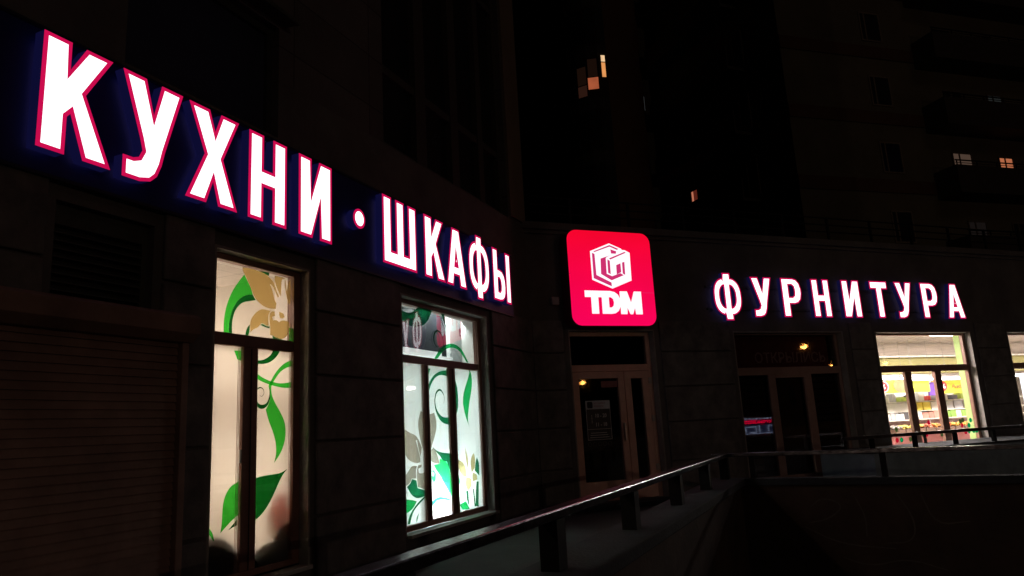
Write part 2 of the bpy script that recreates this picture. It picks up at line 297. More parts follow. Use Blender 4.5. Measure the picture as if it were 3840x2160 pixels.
DEC_W2=[('leaf_decal','dg2',[(6.714,2.668),(6.804,2.638),(6.898,2.637),(6.994,2.663),(7.088,2.736),(7.246,2.736),(7.411,2.735),(7.361,2.647),(7.27,2.565),(7.15,2.512),(7.001,2.484),(6.875,2.494),(6.784,2.526),(6.709,2.559)]),
('leaf_decal','dg2',[(7.635,2.727),(7.719,2.731),(7.722,2.645),(7.775,2.539),(7.701,2.615)]),
('stem_decal','mg',[(7.435,2.153),(7.51,2.222),(7.605,2.293),(7.738,2.35),(7.892,2.375),(8.028,2.366),(8.164,2.31),(8.24,2.239),(8.32,2.158),(8.264,2.159),(8.187,2.226),(8.101,2.286),(7.985,2.32),(7.869,2.322),(7.734,2.294),(7.619,2.24),(7.509,2.151)]),
('leaf_decal','mg',[(8.313,2.085),(8.388,2.026),(8.403,1.921),(8.377,1.804),(8.313,1.669),(8.3,1.634),(8.244,1.481),(8.239,1.393),(8.279,1.318),(8.199,1.431),(8.152,1.519),(8.127,1.607),(8.12,1.611),(8.134,1.732),(8.205,1.846),(8.286,1.945),(8.336,2.033)]),
('stem_decal','mg',[(7.247,2.025),(7.331,2.025),(7.274,1.927),(7.238,1.882)]),
('swirl_decal','dg2',[(7.226,1.686),(7.269,1.832),(7.368,1.931),(7.494,1.99),(7.622,2.019),(7.77,2.027),(7.764,1.949),(7.582,1.968),(7.456,1.935),(7.365,1.87),(7.291,1.781),(7.26,1.686)]),
('swirl_decal','dg2',[(7.889,1.969),(7.959,1.884),(7.995,1.775),(7.993,1.609),(7.973,1.543),(7.908,1.446),(7.881,1.434),(7.86,1.608)]),
('flower_decal','beige',[(6.722,1.335),(6.841,1.29),(6.964,1.26),(7.035,1.198),(7.084,1.119),(7.053,1.022),(7.009,1.122),(6.988,1.207),(6.961,1.206),(6.999,1.123),(7.046,1.017),(7.043,0.963),(6.969,0.954),(6.846,0.98),(6.768,1.027),(6.711,1.093)]),
('flower_decal','beige',[(7.081,1.529),(7.237,1.484),(7.387,1.509),(7.438,1.402),(7.419,1.299),(7.342,1.176),(7.256,1.056),(7.187,1.026),(7.104,1.096),(7.057,1.208),(7.021,1.33),(7.019,1.412)]),
('flower_decal','beige',[(7.234,1.068),(7.349,1.108),(7.425,1.036),(7.475,0.92),(7.338,0.929),(7.262,0.978)]),
('flower_decal','beige',[(6.719,0.832),(6.802,0.888),(6.865,0.937),(6.967,0.925),(6.943,0.868),(6.95,0.793),(6.858,0.8),(6.815,0.751),(6.714,0.724)]),
('flower_decal','beige',[(6.999,0.933),(7.073,0.934),(7.061,0.908),(6.997,0.896),(7.005,0.847),(7.079,0.836),(7.144,0.853),(7.133,0.654),(7.049,0.683),(6.976,0.695),(6.96,0.781),(6.965,0.887)]),
('leaf_decal','dg2',[(6.858,0.795),(6.949,0.772),(6.971,0.69),(7.122,0.652),(7.14,0.594),(7.032,0.578),(6.929,0.584),(6.83,0.635),(6.754,0.72),(6.825,0.75)]),
('leaf_decal','mg',[(6.689,0.598),(6.847,0.577),(6.947,0.55),(6.862,0.476),(6.682,0.437)]),
('stem_decal','dg2',[(6.746,0.338),(6.8,0.433),(6.904,0.503),(7.032,0.562),(7.162,0.597),(7.095,0.556),(6.966,0.506),(6.86,0.446),(6.795,0.331)]),
('stem_decal','dg2',[(6.916,0.346),(6.928,0.385),(6.982,0.426),(6.969,0.38),(6.936,0.333)]),
('leaf_decal','dg2',[(7.3,1.127),(7.438,1.053),(7.797,1.015),(7.777,0.761),(7.73,0.788),(7.643,0.933),(7.548,0.95),(7.482,1.011),(7.414,1.048)]),
('leaf_decal','lg2',[(7.337,0.917),(7.48,0.917),(7.468,0.977),(7.631,0.943),(7.709,0.836),(7.759,0.532),(7.698,0.538),(7.576,0.674),(7.444,0.809),(7.347,0.894)]),
('swirl_decal','lg2',[(7.276,0.849),(7.333,0.856),(7.376,0.814),(7.371,0.748),(7.324,0.713),(7.282,0.755),(7.273,0.794),(7.328,0.785),(7.342,0.822),(7.309,0.839)]),
('stem_decal','cy',[(7.22,0.478),(7.335,0.541),(7.473,0.551),(7.684,0.505),(7.753,0.458),(7.494,0.514),(7.355,0.506),(7.228,0.434)]),
('flower_decal','gold2',[(7.892,0.941),(8.045,0.909),(8.118,0.832),(8.135,0.722),(8.029,0.724),(7.934,0.82)]),
('flower_decal','gold2',[(8.114,1.093),(8.202,0.924),(8.169,0.804),(8.127,0.928)]),
('flower_decal','gold2',[(8.353,1.0),(8.388,0.925),(8.363,0.815),(8.274,0.76),(8.244,0.872),(8.279,0.956)]),
('flower_decal','gold2',[(8.107,0.712),(8.188,0.711),(8.253,0.676),(8.254,0.603),(8.173,0.55),(8.109,0.58),(8.088,0.642)]),
('flower_decal','gold2',[(8.302,0.758),(8.41,0.725),(8.418,0.662),(8.291,0.648),(8.283,0.71)]),
('leaf_decal','dg2',[(8.432,0.942),(8.495,0.857),(8.48,0.707),(8.359,0.778),(8.382,0.864)]),
('stem_decal','dg2',[(8.093,0.552),(8.16,0.551),(8.162,0.366),(8.109,0.437)]),
('stem_decal','dg2',[(8.283,0.558),(8.31,0.555),(8.345,0.339),(8.312,0.343)]),
('stem_decal','dg2',[(8.394,0.64),(8.453,0.635),(8.422,0.324),(8.34,0.346),(8.365,0.544)]),
('leaf_decal','mg',[(7.912,0.406),(8.083,0.434),(8.174,0.329),(7.995,0.326)]),
('leaf_decal','mg',[(7.885,0.847),(7.96,0.676),(7.911,0.61),(7.873,0.707)])]
DEC_W2S=[('swirl_decal','dg2',[(7.642,2.296,0.005),(7.661,2.362,0.007),(7.625,2.45,0.011),(7.573,2.49,0.022),(7.502,2.499,0.026),(7.437,2.458,0.027),(7.415,2.393,0.023),(7.437,2.324,0.014),(7.497,2.291,0.008),(7.551,2.307,0.006),(7.564,2.353,0.005),(7.521,2.385,0.004)]),
('swirl_decal','dg2',[(7.611,1.614,0.004),(7.634,1.685,0.007),(7.603,1.746,0.014),(7.525,1.79,0.025),(7.435,1.751,0.023),(7.4,1.672,0.019),(7.396,1.622,0.021),(7.413,1.553,0.028),(7.467,1.483,0.044),(7.569,1.418,0.068),(7.777,1.404,0.095)])]
# ================================================================ materials used
M_block=mat('painted_block',(.15,.147,.142),.75,var=.5,scale=3.1,bump=.35,bscale=35)
M_wall=mat('plaster_wall',(.128,.124,.12),.85,var=.3,scale=1.5,bump=.3,bscale=50)
M_upper=tiles('cladding_panels',(.135,.125,.123),(.05,.04,.04),1.2,.6,mort=.008)
M_frame=mat('window_frame_brown',(.30,.16,.12),.45,var=.15,scale=8,bump=.05)
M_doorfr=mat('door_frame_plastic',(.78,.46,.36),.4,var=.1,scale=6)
M_reveal=mat('reveal_plaster',(.30,.285,.265),.8,var=.25,scale=5,bump=.3)
M_sill=mat('metal_sill',(.5,.52,.5),.45,metal=.2,var=.15,scale=9)
M_board=mat('blue_fascia_board',(.009,.022,.17),.5,var=.2,scale=1.2)
M_shutter=mat('shutter_slats',(.33,.215,.175),.55,var=.3,scale=3)
M_dark=mat('dark_grille_metal',(.10,.11,.10),.5,metal=.3)
M_handle=mat('steel_handle',(.6,.6,.6),.3,metal=1)
M_white=emis('lit_white_acrylic',(1.0,.93,1.0),1.8)
M_rim=emis('lit_red_border',(.60,.004,.075),1.0,var=.12,scale=9)
M_ret=mat('sign_return',(.012,.012,.05),.5,emit=(.035,.035,.28),es=.10)  # faint blue emission imitates the sign glow falling on the letter sides
M_halo=emis('added_halo_glow',(.48,.36,.95),HALO)  # glow added behind the letters, stands in for their bloom
M_redface=emis('lit_red_panel',(1.0,.0015,.075),1.0,var=.08,scale=2)
_t=M_redface.node_tree; _tc=_t.nodes.new('ShaderNodeTexCoord'); _sx=_t.nodes.new('ShaderNodeSeparateXYZ'); _mr=_t.nodes.new('ShaderNodeMapRange'); _cr=_t.nodes.new('ShaderNodeValToRGB')
_mr.inputs['From Min'].default_value=0.0; _mr.inputs['From Max'].default_value=1.5
_cr.color_ramp.elements[0].color=(.95,.001,.10,1); _cr.color_ramp.elements[1].color=(.92,.0015,.028,1)
_t.links.new(_tc.outputs['Object'],_sx.inputs[0]); _t.links.new(_sx.outputs['Z'],_mr.inputs[0]); _t.links.new(_mr.outputs[0],_cr.inputs[0])
_t.links.new(_cr.outputs[0],[n for n in _t.nodes if n.type=='EMISSION'][0].inputs[0])
M_logo=emis('lit_white_logo',(1.0,.92,.97),1.15)
M_logoline=emis('lit_pink_logo_gap',(.62,.03,.16),1.0)
M_glass=glass('window_glass'); M_glassd=glass('door_glass',(.75,.8,.8),.07,.7)
M_room=mat('room_wall_paint',(.62,.58,.52),.8,var=.05)
M_ceil=tiles('ceiling_tiles',(.66,.60,.55),(.45,.41,.38),.6,.6,mort=.010,var=.03,bump=.1)
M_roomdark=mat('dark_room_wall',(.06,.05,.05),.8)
M_black=mat('matt_black',(.02,.02,.022),.6)
M_rail=mat('worn_painted_rail',(.22,.23,.26),.21,metal=1.0,var=.85,scale=18,bump=.2,bscale=34)
M_post=mat('rail_post_paint',(.011,.011,.012),.7,var=.4,scale=9,spec=.2)
M_conc=mat('curb_concrete',(.034,.042,.048),.9,var=.4,scale=3,bump=.5,bscale=40)
M_pit=mat('pit_wall_render',(.062,.042,.03),.9,var=.4,scale=1.6,bump=.4,bscale=20)
M_asph=mat('asphalt',(.05,.05,.052),.8,var=.3,scale=1.5,bump=.5,bscale=60)
M_land=mat('landing_plaster',(.26,.36,.43),.85,var=.25,scale=2.5,bump=.3)
M_tow=mat('tower_render',(.13,.12,.085),.9,var=.2,scale=.5)
M_belt=mat('tower_belt_render',(.10,.055,.035),.9,var=.2,scale=.6)
M_tdark=mat('tower_dark_glass',(.02,.022,.025),.55,var=.1,spec=.2)
# ================================================================ facade
def inter(fa,da,fb,db):
    # meeting line of two facade planes
    na=fa.n;nb=fb.n; det=na.x*nb.y-na.y*nb.x
    x=(da*nb.y-db*na.y)/det; y=(na.x*db-nb.x*da)/det; p=Vector((x,y,0)); return p,p.dot(fa.u),p.dot(fb.u)
BEND,bL,bR=inter(FL,4.17,FR,10.17)
_,bL2,bR2=inter(FL,4.135,FR,10.135)
bld=thing('shop_building','brown two-wing shop building with rusticated walls, its taller left wing rising out of view','building',BEND)
def walled(fr,s0,s1,d0,d1,z0,z1,ops,mb=None):
    mb=mb or MB(fr); cuts=sorted(set([s0,s1]+[o[0] for o in ops]+[o[1] for o in ops])); cuts=[c for c in cuts if s0<=c<=s1]
    for a,b in zip(cuts,cuts[1:]):
        zs=[z0]
        for o in sorted([o for o in ops if o[0]<=a+1e-6 and o[1]>=b-1e-6],key=lambda o:o[2]): zs+=[o[2],o[3]]
        zs.append(z1)
        for k in range(0,len(zs),2):
            if zs[k+1]-zs[k]>1e-4: mb.box(a,b,d0,d1,zs[k],zs[k+1])
    return mb
W1=(3.93,5.03,.24,2.78); W2=(6.525,8.68,.24,2.80); GR=(2.69,3.39,2.17,2.79)
DOOR=(5.02,6.62,.08,2.79); DISP=(8.25,10.80,.08,2.76); MK1=(11.62,14.30,.5,2.76); MK2=(15.42,18.3,.5,2.76); MK3=(19.3,22.1,.5,2.76)
PANEL=(3.09,4.60,3.90,4.97)
walled(FL,-9,bL,4.17,4.56,-.35,4.46,[W1,W2,GR,PANEL]).build('wall',M_wall,bld)
walled(FR,bR,34,10.17,10.56,-.35,4.42,[DOOR,DISP,MK1,MK2,MK3]).build('wall',M_wall,bld)
rows=[(-.35,.615),(.635,1.24),(1.26,1.82),(1.84,2.40),(2.42,2.93)]
for a,b in ((-9,3.90),(5.09,6.475),(8.79,bL2)):
    mb=MB(FL)
    for z0,z1 in rows:
        if a==-9 and z1>2.1:
            mb.box(-9,2.62,4.135,4.17,z0,z1); mb.box(3.46,3.90,4.135,4.17,z0,z1)
            if z0<2: mb.box(2.62,3.46,4.135,4.17,z0,2.10)
        else: mb.box(a,b,4.135,4.17,z0,z1)
    mb.build('rusticated_pier',M_block,bld,bevel=.012)
for a,b in ((bR2,4.92),(6.72,8.15),(10.96,11.52),(14.42,15.32),(18.4,19.2),(22.2,34)):
    mb=MB(FR)
    for z0,z1 in rows: mb.box(a,b,10.135,10.17,z0,z1)
    mb.build('rusticated_pier',M_block,bld,bevel=.012)
# roof slab and terrace over the right wing
MB(FR).box(bR-.2,34,10.06,10.6,4.42,4.54).box(bR-.2,34,10.12,10.56,4.36,4.42).box(bR,34,10.6,24,4.36,4.5).build('cornice',M_wall,bld,bevel=.01)
# upper left wing
GZ=(6.26,9.62,4.46,33.0)
up=walled(FL,-9,10.24,4.17,4.56,4.46,34,[PANEL,GZ]); up.box(10.0,10.24,4.56,16,4.46,34); up.build('upper_wall',M_upper,bld)
MB(FL).box(9.66,10.22,4.135,4.169,4.50,34).build('pilaster',mat('pale_pilaster',(.22,.17,.13),.85,var=.15,scale=1),bld)
mb=MB(FL)
for a,b in ((6.26,6.34),(7.12,7.36),(8.03,8.24),(8.86,9.02),(9.54,9.62)): mb.box(a,b,4.26,4.44,4.46,33)
z=4.46
for zz in (4.46,5.42,7.9,8.5,11.1,11.8,14.4,15.1,17.7,18.4,21,21.7,24.3,25): mb.box(6.27,9.61,4.275,4.42,zz,zz+.10)
cw=mb.build('curtain_wall_frame',mat('curtain_mullion',(.075,.07,.065),.5,var=.1),bld)
MB(FL).box(6.28,9.60,4.34,4.36,4.5,32.9).build('pane',M_tdark,cw)
mb=MB(FL).box(3.09,4.60,4.25,4.42,3.90,3.96).box(3.09,4.60,4.25,4.42,4.90,4.97).box(3.09,3.15,4.25,4.42,3.96,4.90).box(4.54,4.60,4.25,4.42,3.96,4.90)
uw=mb.build('window',mat('dark_frame',(.05,.055,.06),.5),bld); MB(FL).box(3.15,4.54,4.29,4.31,3.96,4.90).build('pane',mat('navy_glazed_panel',(.05,.06,.11),.35,var=.1),uw)
MB(FL).hex([(3.02,4.0,4.99),(4.68,4.0,4.99),(4.68,4.17,5.02),(3.02,4.17,5.02),(3.02,4.0,5.03),(4.68,4.0,5.03),(4.68,4.17,5.10),(3.02,4.17,5.10)]).build('window_canopy',M_dark,bld)
# louvred vent
mb=MB(FL)
mb.box(2.69,3.39,4.30,4.33,2.17,2.79)
for a,b,c,d in ((2.69,3.39,2.66,2.79),(2.69,2.73,2.17,2.66),(3.35,3.39,2.17,2.66)): mb.box(a,b,4.235,4.30,c,d)
vf=mb.build('vent_grille',M_dark,bld)
mb=MB(FL)
for k in range(9):
    z=2.19+k*.052; mb.hex([(2.73,4.235,z),(3.35,4.235,z),(3.35,4.29,z+.035),(2.73,4.29,z+.035),(2.73,4.235,z+.006),(3.35,4.235,z+.006),(3.35,4.29,z+.041),(2.73,4.29,z+.041)])
mb.build('louvre_slats',M_dark,vf)
# roller shutter
mb=MB(FL)
for k in range(44):
    z=-.34+k*.0530; mb.hex([(1.2,4.09,z),(3.56,4.09,z),(3.56,4.115,z),(1.2,4.115,z),(1.2,4.104,z+.051),(3.56,4.104,z+.051),(3.56,4.115,z+.051),(1.2,4.115,z+.051)])
sh=mb.build('roller_shutter',M_shutter,bld)
MB(FL).box(3.565,3.62,4.055,4.134,-.34,1.975).build('guide_rail',M_shutter,sh,bevel=.004)
bx=[(3.97,2.03),(3.97,2.14),(4.0,2.165),(4.134,2.18),(4.134,1.975),(4.04,1.975)]
mb=MB(FL); q0=[(1.2,d,z) for d,z in bx]; q1=[(3.64,d,z) for d,z in bx]; mb.face(q0[::-1]); mb.face(q1)
for i in range(6): mb.face([q0[i],q0[(i+1)%6],q1[(i+1)%6],q1[i]])
mb.build('shutter_box',M_shutter,sh,bevel=.004)
MB(FR).box(4.74,4.87,10.10,10.17,3.18,3.31).build('junction_box',mat('junction_box_grey',(.35,.33,.33),.5),bld,bevel=.008)
# reveals: pale plaster lining of every opening
def reveal(fr,o,d0,d1,sill=True,fl=.02):
    s0,s1,z0,z1=o; mb=MB(fr)
    mb.box(s0-.002,s0+fl,d0-.003,d1,z0,z1-.02).box(s1-fl,s1+.002,d0-.003,d1,z0,z1-.02).box(s0-.002,s1+.002,d0-.003,d1,z1-fl,z1+.002)
    return mb
def frame(fr,o,df,bw,tr,vs,bottom=None,depth=.07):
    # outer border, transom (z0,z1) and lower mullions [(s0,s1)...]
    s0,s1,z0,z1=o; b=bottom or bw; mb=MB(fr)
    mb.box(s0,s0+bw,df,df+depth,z0,z1).box(s1-bw,s1,df,df+depth,z0,z1)
    mb.box(s0+bw,s1-bw,df,df+depth,z0,z0+b).box(s0+bw,s1-bw,df,df+depth,z1-bw*.6,z1)
    if tr: mb.box(s0+bw,s1-bw,df+.004,df+depth,tr[0],tr[1])
    for a,c in vs: mb.box(a,c,df+.002,df+depth,z0+b,tr[0] if tr else z1-bw)
    return mb
decm={'lg':filt('vinyl_bright_green',(.03,.46,.035),(.01,.10,.012)),'dg':filt('vinyl_dark_green',(.003,.10,.012),(.002,.03,.006)),
 'gold':filt('vinyl_ochre',(.35,.27,.11),(.13,.09,.035)),'dg2':filt('vinyl_deep_green',(.006,.13,.05),(.002,.04,.015)),'mg':filt('vinyl_mid_green',(.01,.34,.08),(.004,.07,.02)),
 'lg2':filt('vinyl_fresh_green',(.03,.62,.16),(.005,.06,.02)),'cy':filt('vinyl_aqua',(.012,.42,.30),(.01,.06,.05)),'beige':filt('vinyl_beige',(.36,.32,.26),(.06,.05,.04)),'gold2':filt('vinyl_pale_gold',(.50,.42,.20),(.08,.06,.03))}
def decals(polys,strokes,parent,d0,clip=None):
    k=0
    for n,m,p in polys:
        mb=MB(FL).fill([smooth_loop(p)],d0-.0003*k); mb.build(n,decm[m],parent); k+=1
    for n,m,p in strokes:
        L,Rr=stroke(p); mb=MB(FL)
        for i in range(len(L)-1): mb.face([(L[i][0],d0-.0003*k,L[i][1]),(L[i+1][0],d0-.0003*k,L[i+1][1]),(Rr[i+1][0],d0-.0003*k,Rr[i+1][1]),(Rr[i][0],d0-.0003*k,Rr[i][1])])
        mb.build(n,decm[m],parent); k+=1
M_film1=film('frosted_film_warm',(.60,.57,.53)); M_film2=film('frosted_film_cool',(.84,.90,.90))
# --- window one
win=frame(FL,(3.945,5.01,.26,2.76),4.262,.085,(2.03,2.13),[(4.345,4.505)],bottom=.05).build('window',M_frame,bld,bevel=.006,label='tall narrow window with warm light and flower stickers')
MB(FL).box(4.425,4.43,4.257,4.2635,.31,2.02).build('sash_joint',M_black,win)
MB(FL).box(4.0,4.95,4.275,4.278,.3,2.08).hex([(4.0,4.268,2.08),(4.95,4.292,2.08),(4.95,4.295,2.08),(4.0,4.271,2.08),(4.0,4.268,2.74),(4.95,4.292,2.74),(4.95,4.295,2.74),(4.0,4.271,2.74)]).build('pane',M_glass,win)
MB(FL).fill([[(4.02,.3),(4.35,.3),(4.35,2.05),(4.02,2.05)]],4.292).fill([[(4.5,.3),(4.94,.3),(4.94,2.05),(4.5,2.05)]],4.292).build('frosted_film',M_film1,win)
MB(FL).box(4.318,4.336,4.257,4.2625,1.12,1.22).build('handle',M_handle,win)
mb=MB(FL)
for e in (4.337,4.925):
    for q in (.012,.026,.040): mb.box(e-q-.0015,e-q+.0015,4.2715,4.2745,.31,2.02)
for q in (.012,.026): mb.box(4.925-q-.003,4.925-q+.002,4.2715,4.2745,2.14,2.70)
mb.build('glazing_beads',M_frame,win)
decals(DEC_W1,DEC_W1S,win,4.2905)
reveal(FL,W1,4.17,4.262).build('window_reveal',M_reveal,bld)
MB(FL).box(3.93,5.03,4.13,4.262,.215,.25).build('window_sill',M_sill,bld,bevel=.004)
# --- window two
win=frame(FL,(6.58,8.66,.26,2.78),4.268,.085,(2.06,2.15),[(7.135,7.255),(7.735,7.905)],bottom=.06)
win=win.build('window',M_frame,bld,bevel=.006,label='wide window with cold white-green light and orchid stickers')
MB(FL).box(7.195,7.2,4.263,4.269,.33,2.05).box(7.82,7.825,4.263,4.269,.33,2.05).build('sash_joint',M_black,win)
MB(FL).box(6.65,8.59,4.276,4.279,.3,2.10).hex([(6.65,4.262,2.10),(8.59,4.346,2.10),(8.59,4.349,2.10),(6.65,4.265,2.10),(6.65,4.262,2.76),(8.59,4.346,2.76),(8.59,4.349,2.76),(6.65,4.265,2.76)]).build('pane',glass('shop_window_glass',base=.09,top=.6),win)
mb=MB(FL)
for a,b in ((6.65,7.14),(7.25,7.74),(7.90,8.59)): mb.fill([[(a,.3),(b,.3),(b,2.07),(a,2.07)]],4.294)
mb.build('frosted_film',M_film2,win)
mb=MB(FL)
for e in (7.13,7.73,8.57):
    for q in (.014,.030,.046): mb.box(e-q-.0015,e-q+.0015,4.2715,4.2745,.33,2.05)
for q in (.014,.030,.046): mb.box(8.57-q-.003,8.57-q+.002,4.2715,4.2745,2.16,2.72)
mb.build('glazing_beads',M_frame,win)
decals(DEC_W2,DEC_W2S,win,4.2925)
reveal(FL,W2,4.17,4.268).build('window_reveal',M_reveal,bld)
MB(FL).box(6.56,8.70,4.12,4.268,.215,.25).build('window_sill',M_sill,bld,bevel=.004)
def inner_lining(fr,o,d0,d1,m):
    s0,s1,z0,z1=o
    MB(fr).box(s1-.014,s1+.002,d0,d1,z0,z1).box(s0-.002,s0+.014,d0,d1,z0,z1).box(s0+.014,s1-.014,d0,d1,z1-.014,z1+.002).box(s0+.014,s1-.014,d0,d1,z0-.002,z0+.014).build('inner_reveal',m,bld)
M_white_in=mat('inner_reveal_white',(.86,.84,.80),.6,var=.03)
inner_lining(FL,W1,4.34,4.563,M_white_in); inner_lining(FL,W2,4.35,4.563,M_white_in)
# ================================================================ rooms behind the two left windows
def room(fr,s0,s1,d0,d1,z0,z1,wall_m,ceil_m,holes,fn='room_floor'):
    mb=MB(fr).box(s0-.1,s0,d0,d1,z0,z1).box(s1,s1+.1,d0,d1,z0,z1).box(s0-.1,s1+.1,d1,d1+.1,z0,z1)
    mb.build('room_wall',wall_m,bld)
    MB(fr).box(s0-.1,s1+.1,d0,d1+.1,z1,z1+.1).build('room_ceiling',ceil_m,bld)
    MB(fr).box(s0-.1,s1+.1,d0,d1+.1,z0-.1,z0).build('room_floor',wall_m,bld)
room(FL,3.3,5.75,4.565,8.0,.1,2.98,M_room,M_ceil,[])
room(FL,6.1,9.5,4.565,7.6,.1,3.02,M_room,M_ceil,[])
def panel_light(fr,s,d,z,w,l,m,label,grp,name='ceiling_light',cat='ceiling light'):
    t=thing(name,label,cat,fr.P(s,d,z),grp)
    MB(fr).box(s-w/2-.03,s+w/2+.03,d-l/2-.03,d+l/2+.03,z,z+.03).build('housing',mat('lamp_housing',(.7,.7,.7),.5),t)
    MB(fr).box(s-w/2,s+w/2,d-l/2,d+l/2,z-.012,z-.001).build('diffuser',m,t); return t
M_lw=emis('warm_diffuser',(1,.80,.62),W1L); M_lc=emis('cool_diffuser',(.84,1,.97),W2L)
panel_light(FL,4.0,5.35,2.945,.6,.6,M_lw,'square ceiling light inside the warm-lit narrow window',None)
panel_light(FL,4.9,7.2,2.945,.6,.6,M_lw,'square ceiling light at the back of the warm-lit room',None)
def added_wall_lamp(s,d,z,m,label):  # unseen lamp added to brighten the partition from the window side
    t=thing('added_wall_lamp',label,'lamp',FL.P(s,d,z))
    MB(FL).box(s-.06,s+.06,d-.04,d,z-.05,z+.05).build('bracket',M_black,t); MB(FL).ball((s,d+.05,z),.045).build('bulb',m,t,smooth=True)
def pendant(s,d,z,r,zc,m,label):  # unseen lamps added to brighten the rooms and frosted panes
    t=thing('added_pendant_lamp',label,'lamp',FL.P(s,d,z))
    MB(FL).ball((s,d,z),r).build('bulb',m,t,smooth=True); MB(FL).tube([(s,d,z+r),(s,d,zc)],.006,6).build('cord',M_black,t)
pendant(4.7,6.6,1.55,.27,2.975,emis('warm_fill_pendant',(1,.84,.68),W1W),'warm pendant lamp added unseen behind the frosted panes of the narrow window')
pendant(8.1,6.4,1.55,.08,3.015,emis('cool_fill_pendant',(.88,1,.98),W2W*.8),'cool pendant lamp added unseen behind the frosted panes of the wide window')
added_wall_lamp(8.5,4.61,2.95,emis('cool_fill_bulb',(.86,1,.98),W2W*1.6),'cool fill lamp added unseen high inside, above the wide window')
panel_light(FL,7.5,6.3,2.985,1.6,.4,M_lc,'long ceiling light inside the cold-lit wide window',None)
# floor spotlights; the warm one is added to pool light on the film
def flood(fr,s,d,z,m,label):
    t=thing('floor_lamp',label,'lamp',fr.P(s,d,z))
    MB(fr).lathe((s,d+.1,z),[(0,.0),(.07,.0),(.08,.10),(.0,.13)]).build('lamp_body',M_black,t)
    MB(fr).ball((s,d,z+.10),.055).build('bulb',m,t)
    MB(fr).tube([(s,d+.1,z),(s,d+.1,.101)],.012).build('stand',M_black,t); return t
flood(FL,4.35,4.95,.92,emis('warm_fill_bulb',(1,.86,.66),W1B),'low warm fill spotlight added behind the narrow window')
flood(FL,7.55,4.50,.36,emis('cool_bulb',(.86,1,.98),W2B),'low white spotlight glaring behind the middle frosted pane')
flood(FL,8.02,4.46,.52,emis('cool_bulb_small',(.86,1,.98),W2B*.16),'small white spotlight behind the right frosted pane')
# window one contents
def squash(mb):
    mb.v=[(a,4.318 if d<4.52 else 4.318+(d-4.52),z) for a,d,z in mb.v]; return mb
o=squash(MB(FL).ball((4.09,4.52,.30),.30,22,14,1.03)); solo(o,'sack',M_black,FL.P(4.14,4.52,.2),'dark rounded sack pressed behind the frosted left pane','sack',smooth=True)
o=squash(MB(FL).ball((4.92,4.52,.36),.22,18,12,1.15).ball((4.70,4.52,.24),.26,16,10,.95)); solo(o,'cloth_bundle',M_black,FL.P(4.8,4.5,.2),'dark bundle heaped at the bottom of the narrow window','bundle',smooth=True)
t=thing('canister','red and yellow canister blurred behind the frosted glass','canister',FL.P(4.75,4.45,.55))
MB(FL).lathe((4.80,4.42,.57),[(0,0),(.085,0),(.085,.26),(.05,.3),(0,.3)]).build('body',film('red_plastic',(.75,.10,.05)),t,smooth=True)
MB(FL).lathe((4.71,4.40,.60),[(.045,0),(.05,0),(.05,.16),(0,.16)]).build('label_band',film('yellow_plastic',(.85,.5,.1)),t,smooth=True)
MB(FL).tube([(4.76,4.44,.84),(4.74,4.44,.90),(4.80,4.44,.93),(4.86,4.44,.88)],.006).build('handle',M_black,t)
o=MB(FL).tube([(4.84,4.42,1.42),(4.93,4.46,.3)],.016); solo(o,'broom_handle',mat('broom_wood',(.25,.14,.07),.6),FL.P(4.93,4.46,.3),'broom stick leaning against the right frosted pane','broom')
o=MB(FL).box(3.4,5.02,4.74,4.84,1.42,1.66); solo(o,'shade_board',film('smoked_shade_board',(.30,.29,.33)),FL.P(4.2,4.9,1.47),'smoked grey board added to darken a band of the frosted panes of the narrow window','shelf')  # board added to block light, giving the film a soft darker band
o=MB(FL).box(3.5,4.9,7.4,7.9,1.15,1.62); solo(o,'wall_cupboard',mat('grey_cupboard',(.18,.16,.17),.6),FL.P(4.2,7.6,1.15),'grey cupboard across the back of the warm-lit room','cupboard')
# window two contents (seen through the clear top light)
t=thing('display_unit','black-backed display unit with white shelf edge hanging in the cold-lit showroom','display unit',FL.P(8.1,4.9,2.28))
MB(FL).box(7.0,8.80,4.88,4.92,2.30,2.93).build('back_panel',mat('dark_backing',(.010,.012,.016),.6,var=.5,scale=3,spec=.2),t)
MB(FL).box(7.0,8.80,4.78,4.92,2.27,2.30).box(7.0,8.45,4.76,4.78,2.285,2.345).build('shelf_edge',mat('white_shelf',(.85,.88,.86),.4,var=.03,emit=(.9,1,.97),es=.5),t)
o=MB(FL).tube([(8.92,4.72,2.97),(8.96,4.72,2.84)],.006,8).lathe((8.96,4.72,2.60),[(0,0),(.025,.02),(.03,.1),(.02,.19),(.006,.24)]); solo(o,'hanging_vase',M_black,FL.P(8.96,4.72,2.6),'slim dark vase hanging by the clear top light','vase',smooth=True)
o=MB(FL).box(8.84,9.44,4.84,7.5,.102,3.015); solo(o,'partition',mat('white_partition',(.8,.82,.80),.6,var=.04),FL.P(9.1,6,.1),'white partition at the right of the cold-lit showroom','partition')
o=MB(FL).tube([(6.97,4.40,2.0),(6.985,4.40,1.55),(6.975,4.40,1.1)],.004,6); solo(o,'power_cord',M_black,FL.P(6.97,4.4,1.1),'thin cord hanging behind the left frosted pane','cord')
